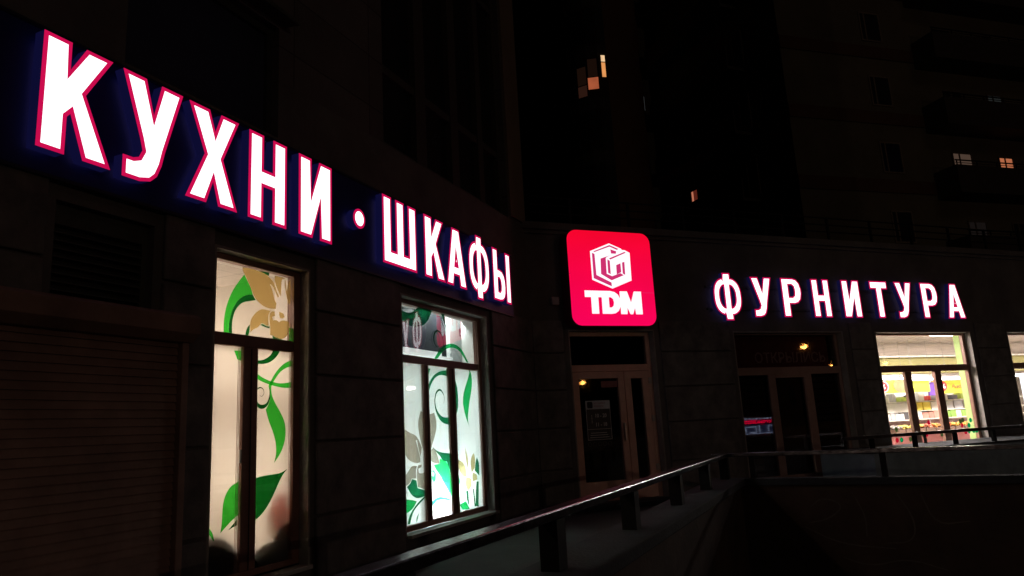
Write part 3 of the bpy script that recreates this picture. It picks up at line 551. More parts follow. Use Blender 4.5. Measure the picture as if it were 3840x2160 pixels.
# ================================================================ lit signs
def arc(cx,cy,rx,ry,a0,a1,n):
    return [(cx+rx*math.cos(R(a0+(a1-a0)*i/n)),cy+ry*math.sin(R(a0+(a1-a0)*i/n))) for i in range(n+1)]
def sup(cx,cy,rx,ry,n=40,p=2.5):
    o=[]
    for i in range(n):
        a=6.28319*i/n; c,s=math.cos(a),math.sin(a); o.append((cx+rx*math.copysign(abs(c)**(2/p),c),cy+ry*math.copysign(abs(s)**(2/p),s)))
    return o
def eF():
    e=sup(.41,.49,.41,.47,64); top=[p for p in e if p[1]>.49]; bot=[p for p in e if p[1]<=.49]
    top=sorted(top,key=lambda p:-p[0]); bot=sorted(bot,key=lambda p:p[0])
    out=[p for p in top if p[0]>.53]+[(.53,.945),(.53,1.075),(.30,1.075),(.30,.945)]+[p for p in top if p[0]<.30]+[p for p in bot if p[0]<.30]+[(.30,.035),(.30,-.095),(.53,-.095),(.53,.035)]+[p for p in bot if p[0]>.53]
    h=sup(.41,.49,.225,.285,48); lh=[p for p in h if p[0]<.31]; rh=[p for p in h if p[0]>.51]
    lh=sorted(lh,key=lambda p:math.atan2(p[1]-.49,-(p[0]-.31))); rh=sorted(rh,key=lambda p:math.atan2(p[1]-.49,p[0]-.51))
    return [(out,[[(.31,lh[0][1])]+lh+[(.31,lh[-1][1])],[(.51,rh[0][1])]+rh+[(.51,rh[-1][1])]])]
SOFT=[(.54,.16),(.575,.30),(.54,.47),(.44,.585)]
G={
'К':[([(0,0),(.23,0),(.23,.33),(.262,.37),(.39,0),(.64,0),(.38,.58),(.61,1),(.365,1),(.235,.75),(.235,1),(0,1)],[])],
'У':[([(0,1),(.24,1),(.335,.66),(.41,1),(.65,1),(.47,.34),(.44,.2),(.395,.085),(.33,.02),(.22,-.01),(.04,-.01),(.04,.19),(.14,.19),(.2,.215),(.235,.29),(.205,.40)],[])],
'Х':[([(0,0),(.25,0),(.335,.25),(.41,0),(.66,0),(.455,.51),(.66,1),(.42,1),(.345,.78),(.265,1),(.01,1),(.22,.51)],[])],
'Н':[([(0,0),(.22,0),(.22,.4),(.37,.4),(.37,0),(.59,0),(.59,1),(.37,1),(.37,.6),(.22,.6),(.22,1),(0,1)],[])],
'И':[([(0,0),(.24,0),(.385,.47),(.385,0),(.61,0),(.61,1),(.375,1),(.225,.53),(.225,1),(0,1)],[])],
'.':[(arc(.13,.485,.13,.135,0,348,30),[])],
'Ш':[([(0,0),(.89,0),(.89,1),(.67,1),(.67,.21),(.555,.21),(.555,1),(.335,1),(.335,.21),(.22,.21),(.22,1),(0,1)],[])],
'А':[([(0,0),(.23,0),(.265,.18),(.43,.18),(.465,0),(.70,0),(.475,1),(.225,1)],[[(.30,.355),(.39,.355),(.345,.62)]])],
'Ф':eF(),
'Ы':[([(0,0),(.28,0),(.40,.02),(.49,.08),(.535,.17),(.55,.30),(.535,.43),(.49,.53),(.40,.60),(.28,.62),(.22,.62),(.22,1),(0,1)],[[(.22,.19),(.29,.19),(.325,.23),(.335,.30),(.325,.38),(.29,.43),(.22,.43)]]),([(.575,0),(.79,0),(.79,1),(.575,1)],[])],
'Р':[([(0,0),(.235,0),(.235,.33),(.38,.33),(.50,.36),(.59,.45),(.63,.60),(.63,.72),(.59,.87),(.50,.97),(.38,1),(0,1)],[[(.235,.52),(.33,.52),(.385,.56),(.40,.62),(.40,.71),(.385,.78),(.33,.82),(.235,.82)]])],
'Т':[([(.2,0),(.43,0),(.43,.78),(.63,.78),(.63,1),(0,1),(0,.78),(.2,.78)],[])],
}
def letter(ch,fr,s,z,h,d0,d1,b,parent,name='letter'):
    base=MB(fr); ring=MB(fr); face=MB(fr); halo=MB(fr)
    for out,holes in G[ch]:
        sc=lambda l:[(s+x*h,z+y*h) for x,y in l]
        O,Oi=inset(sc(out),b); Hs=[inset(sc(q),b,True) for q in holes]
        base.walls(O,d0+.004,d1); base.fill([O]+[q[0] for q in Hs],d1-.003); halo.fill([Oi]+[q[1] for q in Hs],d1)
        for q in Hs: base.walls(q[0],d0+.004,d1)
        # border ring: quads between outline and inset
        for A,Bq in [(O,Oi)]+Hs:
            n=len(A)
            for i in range(n):
                j=(i+1)%n; ring.face([(A[i][0],d0,A[i][1]),(A[j][0],d0,A[j][1]),(Bq[j][0],d0,Bq[j][1]),(Bq[i][0],d0,Bq[i][1])])
            ring.walls(A,d0,d0+.004)
        face.fill([Oi]+[q[1] for q in Hs],d0-.0008)
        if ch=='А': 
            q=Hs[0][0]; cx=sum(p[0] for p in q)/3; cz=sum(p[1] for p in q)/3-.005
            ring.fill([q],d0-.0002); face.fill([[(cx-.007,cz-.012),(cx+.007,cz-.012),(cx,cz+.02)]],d0-.0012)
    lt=base.build(name,M_ret,parent); ring.build('red_border',M_rim,lt); face.build('lit_face',M_white,lt); halo.build('added_back_glow',M_halo,lt); return lt
sg=thing('fascia_sign','blue fascia board on the left wall with large white red-edged letters КУХНИ · ШКАФЫ','shop sign',FL.P(2.0,4.15,2.93))
MB(FL).box(.4,9.52,4.125,4.172,2.91,3.815).build('board',M_board,sg)
MB(FL).box(.4,9.52,4.105,4.172,3.815,3.835).box(.4,9.52,4.105,4.172,2.89,2.91).build('board_edging',mat('board_trim',(.02,.025,.05),.5),sg)
H=.735
for ch,s in zip('КУХНИ.ШКАФЫ',(2.435,2.96,3.49,4.09,4.68,5.46,5.96,6.79,7.29,7.88,8.60)): letter(ch,FL,s,3.015,H,4.0,4.085,.026,sg,'dot' if ch=='.' else 'letter')
sg2=thing('letter_sign','row of white red-edged letters ФУРНИТУРА on the right wall','shop sign',FR.P(7.8,10.1,3.0))
MB(FR).box(7.75,14.1,10.13,10.172,3.14,3.17).box(7.75,14.1,10.13,10.172,3.54,3.57).build('mounting_rail',M_dark,sg2)
for ch,s in zip('ФУРНИТУРА',(7.80,8.62,9.31,10.02,10.76,11.48,12.13,12.84,13.52)): letter(ch,FR,s,3.0,.725,10.0,10.09,.026,sg2)
# square light box over the door
lb=thing('light_box_sign','glowing red square sign with white cube emblem above the door','shop sign',FR.P(5.72,10.0,2.81))
def rrect(s0,s1,z0,z1,r,n=8):
    return arc(s1-r,z0+r,r,r,-90,0,n)+arc(s1-r,z1-r,r,r,0,90,n)+arc(s0+r,z1-r,r,r,90,180,n)+arc(s0+r,z0+r,r,r,180,270,n)
ol=rrect(4.955,6.492,2.808,4.368,.17)
ca=MB(FR); ca.walls(ol,9.86,10.16).fill([ol],10.16); ca.build('case',mat('sign_case',(.06,.01,.02),.5),lb)
MB(FR).fill([ol],9.852).walls(ol,9.852,9.86).build('face',M_redface,lb)
MB(FR).box(6.25,6.488,9.8495,9.8515,3.353,3.357).build('face_joint',M_logoline,lb)
hexa=[(5.354,4.023),(5.713,4.168),(5.930,4.088),(5.948,4.066),(5.997,4.066),(6.089,4.023),(6.080,3.556),(5.711,3.412),(5.355,3.549)]
holes=[[(5.412,4.021),(5.719,4.140),(5.886,4.080),(5.849,4.063),(5.717,4.112),(5.428,4.008)],
[(5.385,3.997),(5.431,3.978),(5.437,3.630),(5.702,3.512),(5.702,3.448),(5.382,3.575)],[(5.730,4.068),(5.838,4.038),(5.827,3.997),(5.736,3.997)],
[(5.534,3.905),(5.730,3.972),(5.655,3.938),(5.632,3.918),(5.626,3.655),(5.723,3.618),(5.881,3.674),(5.942,3.640),(5.708,3.548),(5.522,3.648)],
[(5.690,3.914),(5.994,4.037),(6.015,4.022),(5.714,3.895)],[(5.658,3.897),(5.703,3.874),(5.701,3.650),(5.654,3.672)],[(5.814,3.806),(5.897,3.840),(5.899,3.690),(5.810,3.649)],[(5.928,3.853),(5.974,3.868),(5.969,3.645),(5.924,3.668)]]
em=MB(FR); em.fill([hexa],9.8485); emo=em.build('emblem',M_logo,lb)
em=MB(FR)
for h in holes: em.fill([h],9.846)
em.build('emblem_gaps',M_logoline,emo)
T_=[(5.200,3.372),(5.54,3.372),(5.54,3.266),(5.438,3.266),(5.436,2.998),(5.308,2.998),(5.309,3.266),(5.199,3.266)]
D_=[(5.50,3.372),(5.66,3.372),(5.74,3.355),(5.80,3.315),(5.835,3.25),(5.842,3.18),(5.83,3.11),(5.79,3.045),(5.73,3.008),(5.66,2.998),(5.497,2.998)]
Dh=[(5.628,3.269),(5.67,3.267),(5.705,3.24),(5.718,3.185),(5.705,3.13),(5.67,3.102),(5.628,3.10)]
M_=[(5.834,3.37),(5.972,3.37),(6.034,3.19),(6.101,3.372),(6.237,3.372),(6.236,2.995),(6.110,2.995),(6.098,3.10),(6.055,2.995),(6.005,2.995),(5.958,3.10),(5.950,2.995),(5.832,2.995)]
MB(FR).fill([T_],9.8485).build('letter',M_logo,lb); MB(FR).fill([D_,Dh],9.848).build('letter',M_logo,lb); MB(FR).fill([M_],9.8475).build('letter',M_logo,lb)
# ================================================================ door and right windows
def solidframe(fr,s0,s1,z0,z1,b,d,dep,bb=None):
    bb=bb or b
    return MB(fr).box(s0,s0+b,d,d+dep,z0,z1).box(s1-b,s1,d,d+dep,z0,z1).box(s0+b,s1-b,d,d+dep,z1-b,z1).box(s0+b,s1-b,d,d+dep,z0,z0+bb)
# door: top light 2.23-2.71, wide leaf and narrow leaf
df=MB(FR); D0=10.30
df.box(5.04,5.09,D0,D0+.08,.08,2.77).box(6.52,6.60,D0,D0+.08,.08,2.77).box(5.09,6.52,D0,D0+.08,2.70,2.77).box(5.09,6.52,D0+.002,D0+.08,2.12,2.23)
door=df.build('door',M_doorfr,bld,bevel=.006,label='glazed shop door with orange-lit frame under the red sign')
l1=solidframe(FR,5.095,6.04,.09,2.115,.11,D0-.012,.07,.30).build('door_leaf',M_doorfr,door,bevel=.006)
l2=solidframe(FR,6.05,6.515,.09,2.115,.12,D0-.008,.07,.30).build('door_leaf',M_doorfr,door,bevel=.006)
mb=MB(FR).box(5.20,5.935,D0+.02,D0+.026,.39,2.0).box(6.17,6.395,D0+.02,D0+.026,.39,2.0).box(5.09,6.52,D0+.03,D0+.036,2.23,2.70); mb.build('pane',M_glassd,door)
mb=MB(FR)
for z in (.5,1.28,1.9): mb.box(6.505,6.56,D0-.03,D0-.01,z,z+.10)
mb.build('hinge',mat('hinge_plastic',(.6,.5,.45),.3),door)
MB(FR).box(5.955,5.985,D0-.06,D0-.03,1.0,1.28).box(5.96,5.98,D0-.03,D0-.01,1.02,1.05).box(5.96,5.98,D0-.03,D0-.01,1.23,1.26).build('handle',M_handle,door)
MB(FR).box(4.98,6.66,9.85,10.30,0.0,.075).build('door_step',M_conc,bld,bevel=.01)
# opening-hours notice on the wide leaf
nd=D0+.016
ns=MB(FR).box(5.305,5.755,nd,nd+.003,1.03,1.66).build('notice',mat('notice_black',(.012,.012,.014),.4),door)
M_np=mat('notice_print',(.42,.40,.40),.6,emit=(.5,.5,.5),es=.008); M_npr=mat('notice_red_print',(.35,.05,.06),.6)
a=MB(FR).box(5.31,5.75,nd-.002,nd,1.52,1.655); 
for z in (1.035,1.20): a.box(5.31,5.75,nd-.002,nd,z,z+.006)
a.box(5.31,5.316,nd-.002,nd,1.04,1.52).box(5.744,5.75,nd-.002,nd,1.04,1.52); a.build('notice_border',M_np,ns)
MB(FR).fill([rrect(5.335,5.435,1.535,1.64,.02,3)],nd-.003).build('notice_logo',M_black,ns)
a=text_mb(FR,'РЕЖИМ',5.46,nd-.003,1.597,.028,.2,bold=.01); text_mb(FR,'РАБОТЫ',5.46,nd-.003,1.552,.028,.17,bold=.01,mb=a); a.build('notice_heading',M_npr,ns)
a=text_mb(FR,'10 - 20',5.475,nd-.002,1.385,.062,.20,bold=.02); text_mb(FR,'11 - 18',5.475,nd-.002,1.245,.062,.20,bold=.02,mb=a)
for k in range(6): a.box(5.40,5.412,nd-.0025,nd-.0005,1.30+.023*k,1.312+.023*k)
for k in range(3): a.box(5.35+.01*k,5.70-.02*k,nd-.0025,nd-.0005,1.07+.035*k,1.078+.035*k)
a.build('notice_hours',M_np,ns)
a=MB(FR)
for k in range(5):
    c=5.34+.09*k; L0=arc(c,.97,.034,.034,0,340,18); a.fill([L0,arc(c,.97,.028,.028,0,340,18)],nd)
a.build('sticker_row',mat('sticker_grey',(.16,.16,.16),.6),door)
MB(FR).box(5.62,5.93,nd,nd+.002,1.86,1.965).build('sticker',mat('pink_sticker',(.30,.12,.12),.6),door)
reveal(FR,DOOR,10.17,D0).build('door_reveal',M_reveal,bld)
# dark display window
O=(8.27,10.78,.10,2.75)
win=frame(FR,O,D0,.06,(1.985,2.125),[(9.03,9.19),(9.86,10.03)],bottom=.12).box(9.19,9.86,D0+.001,D0+.07,1.93,1.985)
win=win.build('window',mat('unlit_window_frame',(.36,.24,.21),.45,var=.12),bld,bevel=.006,label='dark unlit display window with a faint banner behind its top light')
MB(FR).box(8.31,10.74,D0+.03,D0+.036,.2,2.72).build('pane',glass('dark_display_glass',(.8,.8,.8),.09,.7),win)
reveal(FR,DISP,10.17,D0).build('window_reveal',M_reveal,bld)
o=MB(FR).box(8.36,10.6,D0+.10,D0+.105,2.12,2.70); o=o.build('banner',mat('dark_red_banner',(.30,.07,.07),.8),None)
bn=o; 
for v in bn.data.vertices: v.co-=FR.P(9.5,D0+.1,2.12)
bn.location=FR.P(9.5,D0+.1,2.12); tag(bn,'dim dark red banner reading ОТКРЫЛИСЬ behind the unlit window','banner')
text_mb(FR,'ОТКРЫЛИСЬ',8.86,D0+.098,2.21,.20,1.66,bold=.015).build('banner_text',mat('banner_lettering',(.75,.5,.5),.7),bn)
for i,(a0,a1,z0,z1) in enumerate([(8.36,9.02,.2,1.96),(10.04,10.7,.2,1.96)]):
    mb=MB(FR)
    n=15
    for k in range(n): mb.box(a0,a1,D0+.12,D0+.14,z0+k*.117,z0+k*.117+.10)
    solo(mb,'slatted_blind',mat('dark_blind',(.05,.022,.018),.7),FR.P(a0,D0+.12,z0),'dark slatted blind behind the %s pane of the unlit window'%('left' if i==0 else 'right'),'blind')
o=MB(FR).box(9.2,9.85,D0+.12,D0+.13,.2,1.92); o=o.build('poster',mat('brown_poster',(.09,.045,.035),.7),None)
for v in o.data.vertices: v.co-=FR.P(9.5,D0+.12,.2)
o.location=FR.P(9.5,D0+.12,.2); tag(o,'brown poster with dark plant drawing behind the middle pane of the unlit window','poster')
mb=MB(FR); d=D0+.118
for L in ([(9.45,.9,.02),(9.62,1.1,.025),(9.8,1.22,.015)],[(9.5,1.22,.015),(9.62,1.1,.03),(9.78,.85,.01)],[(9.3,1.0,.02),(9.4,1.08,.03),(9.5,1.06,.01)]):
    A,B_=stroke(L)
    for i in range(len(A)-1): mb.face([(A[i][0],d,A[i][1]),(A[i+1][0],d,A[i+1][1]),(B_[i+1][0],d,B_[i+1][1]),(B_[i][0],d,B_[i][1])])
mb.fill([smooth_loop([(9.52,1.62),(9.58,1.8),(9.68,1.75),(9.72,1.55),(9.66,1.38),(9.58,1.45)])],d).build('drawing',M_black,o)
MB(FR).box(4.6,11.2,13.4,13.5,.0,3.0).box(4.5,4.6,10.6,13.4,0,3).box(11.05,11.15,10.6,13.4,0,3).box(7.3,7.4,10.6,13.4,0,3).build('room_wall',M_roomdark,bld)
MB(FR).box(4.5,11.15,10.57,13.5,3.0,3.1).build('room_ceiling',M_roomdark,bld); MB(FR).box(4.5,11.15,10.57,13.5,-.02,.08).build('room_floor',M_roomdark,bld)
# supermarket windows
for i,(op,ms,lab) in enumerate([(MK1,[(12.42,12.59),(13.24,13.42)],'bright supermarket window with dot stickers along its foot'),(MK2,[(16.1,16.27),(17.0,17.17)],'bright supermarket window cut off by the right edge of the photo'),(MK3,[(20.0,20.17),(21,21.17)],'bright supermarket window beyond the edge of the photo')]):
    o=(op[0]+.02,op[1]-.02,op[2]+.02,op[3]-.02); 
    wn=frame(FR,o,D0,.07,(1.97,2.10),ms,bottom=.06).build('window',M_frame,bld,bevel=.006,label=lab)
    MB(FR).box(o[0]+.05,o[1]-.05,D0+.03,D0+.036,o[2]+.04,o[3]-.03).build('pane',M_glass,wn)
    reveal(FR,op,10.17,D0).build('window_reveal',M_reveal,bld)
    MB(FR).box(op[0]-.02,op[1]+.02,10.12,D0,op[2]-.03,op[2]+.01).build('window_sill',M_sill,bld)
    k5=[(320,980,'g'),(380,935,'d'),(362,1022,'r'),(397,1022,'g'),(468,1022,'d'),(500,1022,'d'),(580,990,'d'),(590,1035,'d'),(612,990,'r'),(657,893,'r'),(848,995,'d'),(925,900,'d'),(950,890,'d'),(930,935,'r'),(943,995,'r'),(975,990,'g'),(1018,895,'g'),(990,940,'g'),(1015,990,'g'),(1042,990,'g'),(735,1000,'d')]
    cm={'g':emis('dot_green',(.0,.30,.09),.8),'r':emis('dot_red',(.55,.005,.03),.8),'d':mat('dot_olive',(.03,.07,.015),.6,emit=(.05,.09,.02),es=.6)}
    for x,y,c in k5:
        s=11.76+(x-300)/(1070-300)*(14.30-11.76)*(1.0)-(1045-y)*.00045+(op[0]-MK1[0]); z=.62+(1045-y)/(1045-435)*1.38
        MB(FR).fill([arc(s,z,.042,.048,0,340,14)],D0+.026).build('dot_sticker',cm[c],wn)
# ================================================================ supermarket interior
M_mkw=mat('market_wall',(.74,.70,.64),.8,var=.05); M_green=mat('market_green',(.36,.45,.10),.7,var=.06)
M_tube=emis('fluorescent_tube',(1,.97,.88),MKT)
MB(FR).box(11.2,30,19.0,19.1,.2,3.1).box(11.1,11.2,10.6,19.1,.2,3.1).box(30,30.1,10.6,19.1,.2,3.1).build('room_wall',M_mkw,bld)
MB(FR).box(11.1,30,10.57,19.1,3.0,3.1).build('room_ceiling',M_ceil,bld); MB(FR).box(11.1,30,10.57,19.1,.1,.2).build('room_floor',M_mkw,bld)
MB(FR).box(11.2,30,13.9,14.3,2.18,2.66).build('bulkhead',mat('bulkhead_olive',(.33,.31,.12),.7,var=.06),bld)
for _o in (MK1,MK2,MK3): inner_lining(FR,_o,10.375,10.563,mat('inner_reveal_green',(.40,.56,.22),.8,var=.05))
MB(FR).box(11.2,30,13.75,13.85,2.60,2.64).build('cable_tray',mat('tray_white',(.8,.78,.7),.5),bld)
for i,(s,d,z,l) in enumerate([(15.0,13.35,2.04,1.35),(16.15,13.35,2.02,.5),(16.6,13.3,1.98,.9),(17.9,13.3,1.97,1.2),(16.7,14.6,2.17,.7),(20.8,13.5,2.0,1.4)]):
    t=thing('tube_light','%s fluorescent tube light hanging in the supermarket'%('leftmost','short','third from left','fourth from left','short rear','rightmost')[i],'tube light',FR.P(s,d,z),'tube lights in the supermarket')
    MB(FR).tube([(s-l/2,d,z),(s+l/2,d,z)],.022,8).build('tube',M_tube,t)
    MB(FR).box(s-l/2-.03,s+l/2+.03,d-.04,d+.04,z+.03,z+.07).build('housing',mat('lamp_housing',(.7,.7,.7),.5),t)
    MB(FR).tube([(s-l/3,d,z+.07),(s-l/3,d,2.99)],.004,5).tube([(s+l/3,d,z+.07),(s+l/3,d,2.99)],.003,5).build('hanger',mat('hanger_grey',(.3,.29,.27),.7),t)
for i,(s,d) in enumerate([(12.6,11.7),(16.3,11.9),(19.5,11.7),(15.5,17.5),(19,17.5),(22.5,17.5),(23,11.3)]):  # panels added out of view to brighten the market ceiling and goods
    panel_light(FR,s,d,2.965,1.2,.6,emis('market_fill_panel',(1,.86,.80),MKL),'added unseen ceiling panel light of the supermarket, %s'%('first of the front row','second of the front row','third of the front row','first of the back row','second of the back row','third of the back row','last of the front row')[i],'added ceiling lights in the supermarket')
# hanging promotion boards
t=thing('promotion_banner','green hanging promotion banner with a red percent circle','banner',FR.P(16.8,14,1.68))
MB(FR).box(15.05,16.95,13.40,13.43,1.66,1.99).build('board',mat('banner_green',(.33,.42,.03),.6,var=.05),t)
MB(FR).fill([arc(15.30,1.83,.20,.15,0,350,24)],13.39).build('white_ring',mat('paper_white',(.8,.8,.76),.6,var=.03),t)
MB(FR).fill([arc(15.30,1.83,.17,.125,0,350,24)],13.385).build('red_circle',mat('promo_red',(.65,.01,.02),.6),t)
text_mb(FR,'%',15.22,13.38,1.77,.12,.16,bold=.03).build('percent_mark',mat('paper_white',(.8,.8,.76),.6),t)
MB(FR).fill([arc(15.90,1.84,.24,.16,0,350,24)],13.39).build('grey_circle',mat('olive_grey',(.18,.18,.08),.6),t)
t=thing('promotion_banner','yellow hanging promotion banner with the word Акция','banner',FR.P(18.5,14,1.66))
MB(FR).box(17.2,19.2,13.50,13.53,1.60,1.93).build('board',mat('banner_yellow',(.68,.47,.02),.6,var=.04),t)
MB(FR).fill([arc(17.55,1.79,.17,.13,0,350,24)],13.49).build('red_circle',mat('promo_red',(.65,.01,.02),.6),t)
text_mb(FR,'%',17.46,13.48,1.73,.12,.18,bold=.03).build('percent_mark',mat('paper_white',(.8,.8,.76),.6),t)
text_mb(FR,'Акция',17.85,13.48,1.70,.13,.8,bold=.03).build('lettering',mat('banner_brown',(.20,.10,.02),.6),t)
o=MB(FR).box(16.97,17.25,13.45,13.49,1.56,1.90); solo(o,'purple_board',mat('promo_purple',(.10,.03,.28),.6),FR.P(17.7,13.7,1.6),'purple board hanging between the green and yellow banners','board')
# shelving, boxes, produce
def shelving(s0,s1,d,label):
    t=thing('shelving_unit',label,'shelf',FR.P((s0+s1)/2,d,.2))
    for z in (.95,1.17,1.42): MB(FR).box(s0,s1,d,d+.45,z,z+.025).build('shelf',mat('shelf_white',(.8,.78,.7),.5,var=.03),t)
    MB(FR).box(s0,s1,d+.45,d+.48,.2,1.62).build('back_panel',mat('shelf_back',(.5,.5,.48),.6),t)
    MB(FR).box(s0,s1,d-.02,d+.45,.2,.58).build('plinth',mat('pink_plinth',(.62,.25,.24),.6,var=.05),t)
    return t
shelving(15.3,18.0,13.95,'white shelving unit seen through the left and middle panes')
shelving(18.05,21.5,13.95,'white shelving unit behind the right pane and pillar')
cols=[('pack_white',(.8,.8,.76)),('pack_yellow',(.78,.66,.08)),('pack_lime',(.45,.6,.10)),('pack_pink',(.62,.28,.22)),('pack_green',(.22,.42,.08)),('pack_grey',(.45,.46,.48)),('pack_red',(.6,.05,.04)),('pack_dark',(.06,.06,.07))]
cw=['white','yellow','lime','pink','green','grey','red','dark']
def pack(s,z,wd,ht,c,lab,grp,d=13.97):
    t=MB(FR).box(s,s+wd,d,d+.2,z,z+ht).build('goods_box',mat(*cols[c],.6,var=.06),None,bevel=.004)
    P0=FR.P(s,d,z)
    for v in t.data.vertices: v.co-=P0
    t.location=P0; tag(t,lab,'box',grp)
    return t
big=[(16.0,.78,0),(17.0,.30,1),(17.32,.28,1),(17.62,.26,0),(17.89,.12,1),(18.15,.32,5),(18.5,.34,5),(18.9,.3,0),(15.8,.15,1)]
ordn=['first','second','third','fourth','fifth','sixth','seventh','eighth','ninth','tenth','eleventh','twelfth','thirteenth','fourteenth','fifteenth','sixteenth']
for k,(s,wd,c) in enumerate(sorted(big)): pack(s,1.197,wd-.02,.21,c,'%s carton, %s from the left on the upper shelf'%(cw[c],ordn[k]),'cartons on the upper shelf')
s=15.95;k=0
seq=[0,5,0,0,7,0,2,0,3,3,3,4,4,4,0,4,4,4]
while k<16:
    wd=[.13,.16,.19][(k*7)%3]+(.05 if seq[k] in(3,4) else 0); pack(s,.977,wd-.015,.13+.05*(k%3==1)+.03,seq[k],'%s pack, %s from the left on the lower shelf'%(cw[seq[k]],ordn[k]),'packs on the lower shelf'); s+=wd+.005;k+=1
for k in range(12):
    c=[7,0,5,2,7,0,6,5,0,7,2,0][k]; pack(15.6+.32*k,1.447,.12+.07*(k%2),.12+.05*(k%3),c,'%s jar box, %s from the left on the top shelf'%(cw[c],ordn[k]),'boxes on the top shelf')
pr=[(.35,.33,.3),(.75,.62,.15),(.8,.66,.12),(.55,.18,.10),(.7,.3,.08),(.62,.12,.05),(.78,.5,.1),(.7,.35,.08),(.45,.06,.12)]
pn=['grey packets','yellow lemons','yellow bananas','pink sausages','orange peppers','red apples','yellow pears','orange fruit','crimson fruit']
for k in range(9):
    s=15.7+.36*k; P0=FR.P(s,13.6,.66)
    t=thing('produce_crate','crate of %s, %s from the left in the supermarket'%(pn[k],ordn[k]),'crate',P0,'produce crates')
    MB(FR).box(s,s+.33,13.55,13.9,.64,.74).build('crate_body',mat('crate_dark',(.10,.06,.04),.7),t)
    mb=MB(FR); rr=random.Random(k)
    for q in range(26): mb.ball((s+.03+rr.random()*.27,13.58+rr.random()*.28,.755+rr.random()*.07),.028+.01*rr.random(),7,4)
    h=mb.build('heap',mat('produce_'+pn[k].replace(' ','_'),pr[k],.5,var=.25,scale=30),t,smooth=True); h['kind']='stuff'
o=MB(FR).box(18.4,19.3,12.0,12.03,1.0,1.95); solo(o,'bright_poster_stand',emis('lit_white_panel',(.92,.95,1.0),2.2),FR.P(18.8,12,1.0),'tall bright white panel behind the window at the right edge','panel')
# ================================================================ railings, curb, pit, ground
K=FL.P(10.33,1.50,0); A0=FL.P(-1,1.745,0); dv=(K-A0).normalized(); FA=Frame(math.atan2(dv.x,dv.y),(K.x,K.y))
FC=Frame(R(121),(K.x,K.y))
RZ=.79; CZ=.455
def ghost(*a): pass
far=42
def pt(fr,s,d): p=fr.P(s,d,0); return (p.x,p.y)
# n of FA points away from the pit (left); n of FC = (-cos121, sin121) points away from the pit too
rl=thing('railing','long dark handrail on square posts running beside the left wall','railing',FA.P(-6,0,0))
mb=MB(FA); mb.box(-13,.0,-.11,0,RZ-.055,RZ); mb.build('handrail',M_rail,rl,bevel=.008)
for s in (-.12,-1.53,-3.06,-4.69,-6.3,-7.9,-9.5,-11.1): MB(FA).box(s-.065,s+.065,-.115,.0,CZ,RZ-.055).build('post',M_post,rl)
r2=thing('railing','dark handrail on thin posts crossing in front of the unlit window','railing',FC.P(4,0,0))
MB(FC).box(-.11,14,-.05,.06,RZ-.05,RZ).build('handrail',M_rail,r2,bevel=.006)
for s in (.42,2.0,3.6,5.2,6.8,8.4): MB(FC).box(s-.035,s+.035,-.035,.035,CZ,RZ-.05).build('post',M_post,r2)
# concrete curb under both rails = one parapet thing
pp=thing('parapet','low concrete parapet round the sunken yard, carrying the rails','parapet',(K.x,K.y,0))
fo=-.30; 
c_in=inter(FA,0,FA,0) if False else None
def meet(f1,d1,f2,d2):
    p1=f1.P(0,d1,0); p2=f2.P(0,d2,0); u=f1.u; v=f2.u; w_=p2-p1; det=u.x*(-v.y)+v.x*u.y
    t=(w_.x*(-v.y)+v.x*w_.y)/det; q=p1+u*t; return (q.x,q.y)
io=meet(FA,.15,FC,.12); ii=meet(FA,-.30,FC,-.10)
top=[pt(FA,-14,.15),io,pt(FC,15,.12),pt(FC,15,-.10),ii,pt(FA,-14,-.30)]
MB(FW).slab(top,CZ-.09,CZ).build('coping',M_conc,pp,bevel=.01)
oo=meet(FA,.11,FC,.08); i2=meet(FA,-.24,FC,-.05)
MB(FW).slab([pt(FA,-14,.11),oo,pt(FC,15,.08),pt(FC,15,-.05),i2,pt(FA,-14,-.24)],-2.6,CZ-.092).build('yard_wall',M_pit,pp)
# pale scrawls on the yard wall
gm=mat('chalk_scrawl',(.10,.095,.08),.9,var=.3)
d=-.056
for L in ([(1.1,.10,.012),(1.25,.22,.02),(1.5,.12,.015),(1.3,-.05,.02),(1.05,-.1,.01)],[(1.6,.28,.012),(1.72,.0,.02),(1.7,-.25,.012)],[(2.1,.25,.012),(2.25,-.05,.02),(2.2,-.3,.014),(1.9,-.32,.01)],[(2.35,.25,.012),(2.45,-.1,.02),(2.8,-.05,.012)],[(1.0,-.15,.012),(1.4,-.35,.018),(2.0,-.38,.012)],[(1.4,-.5,.012),(1.7,-.6,.016),(2.1,-.48,.016),(2.5,-.6,.01)]):
    A_,B_=stroke(L); mb=MB(FC)
    for i in range(len(A_)-1): mb.face([(A_[i][0],d,A_[i][1]),(A_[i+1][0],d,A_[i+1][1]),(B_[i+1][0],d,B_[i+1][1]),(B_[i][0],d,B_[i][1])])
    mb.build('graffiti',gm,pp)
# ground: raised walkway along the shops, sunken yard, street on the camera side
wk=[pt(FA,-14,.0),oo,pt(FC,15,.0),(70,-30),(400,-30),(400,500),(-400,500),(-400,-60),(-30,-60)]
struct(MB(FW).slab(wk,-.2,0.0).build('walkway',M_asph))
yd=[pt(FA,-9.4,-.24),i2,pt(FC,14,-.05)]; 
q=Vector(yd[2]+(0,))-FA.u*9.2; 
yard=[(yd[0]),i2,yd[2],(q.x,q.y)]
struct(MB(FW).slab(yard,-2.7,-2.6).build('yard_floor',M_asph))
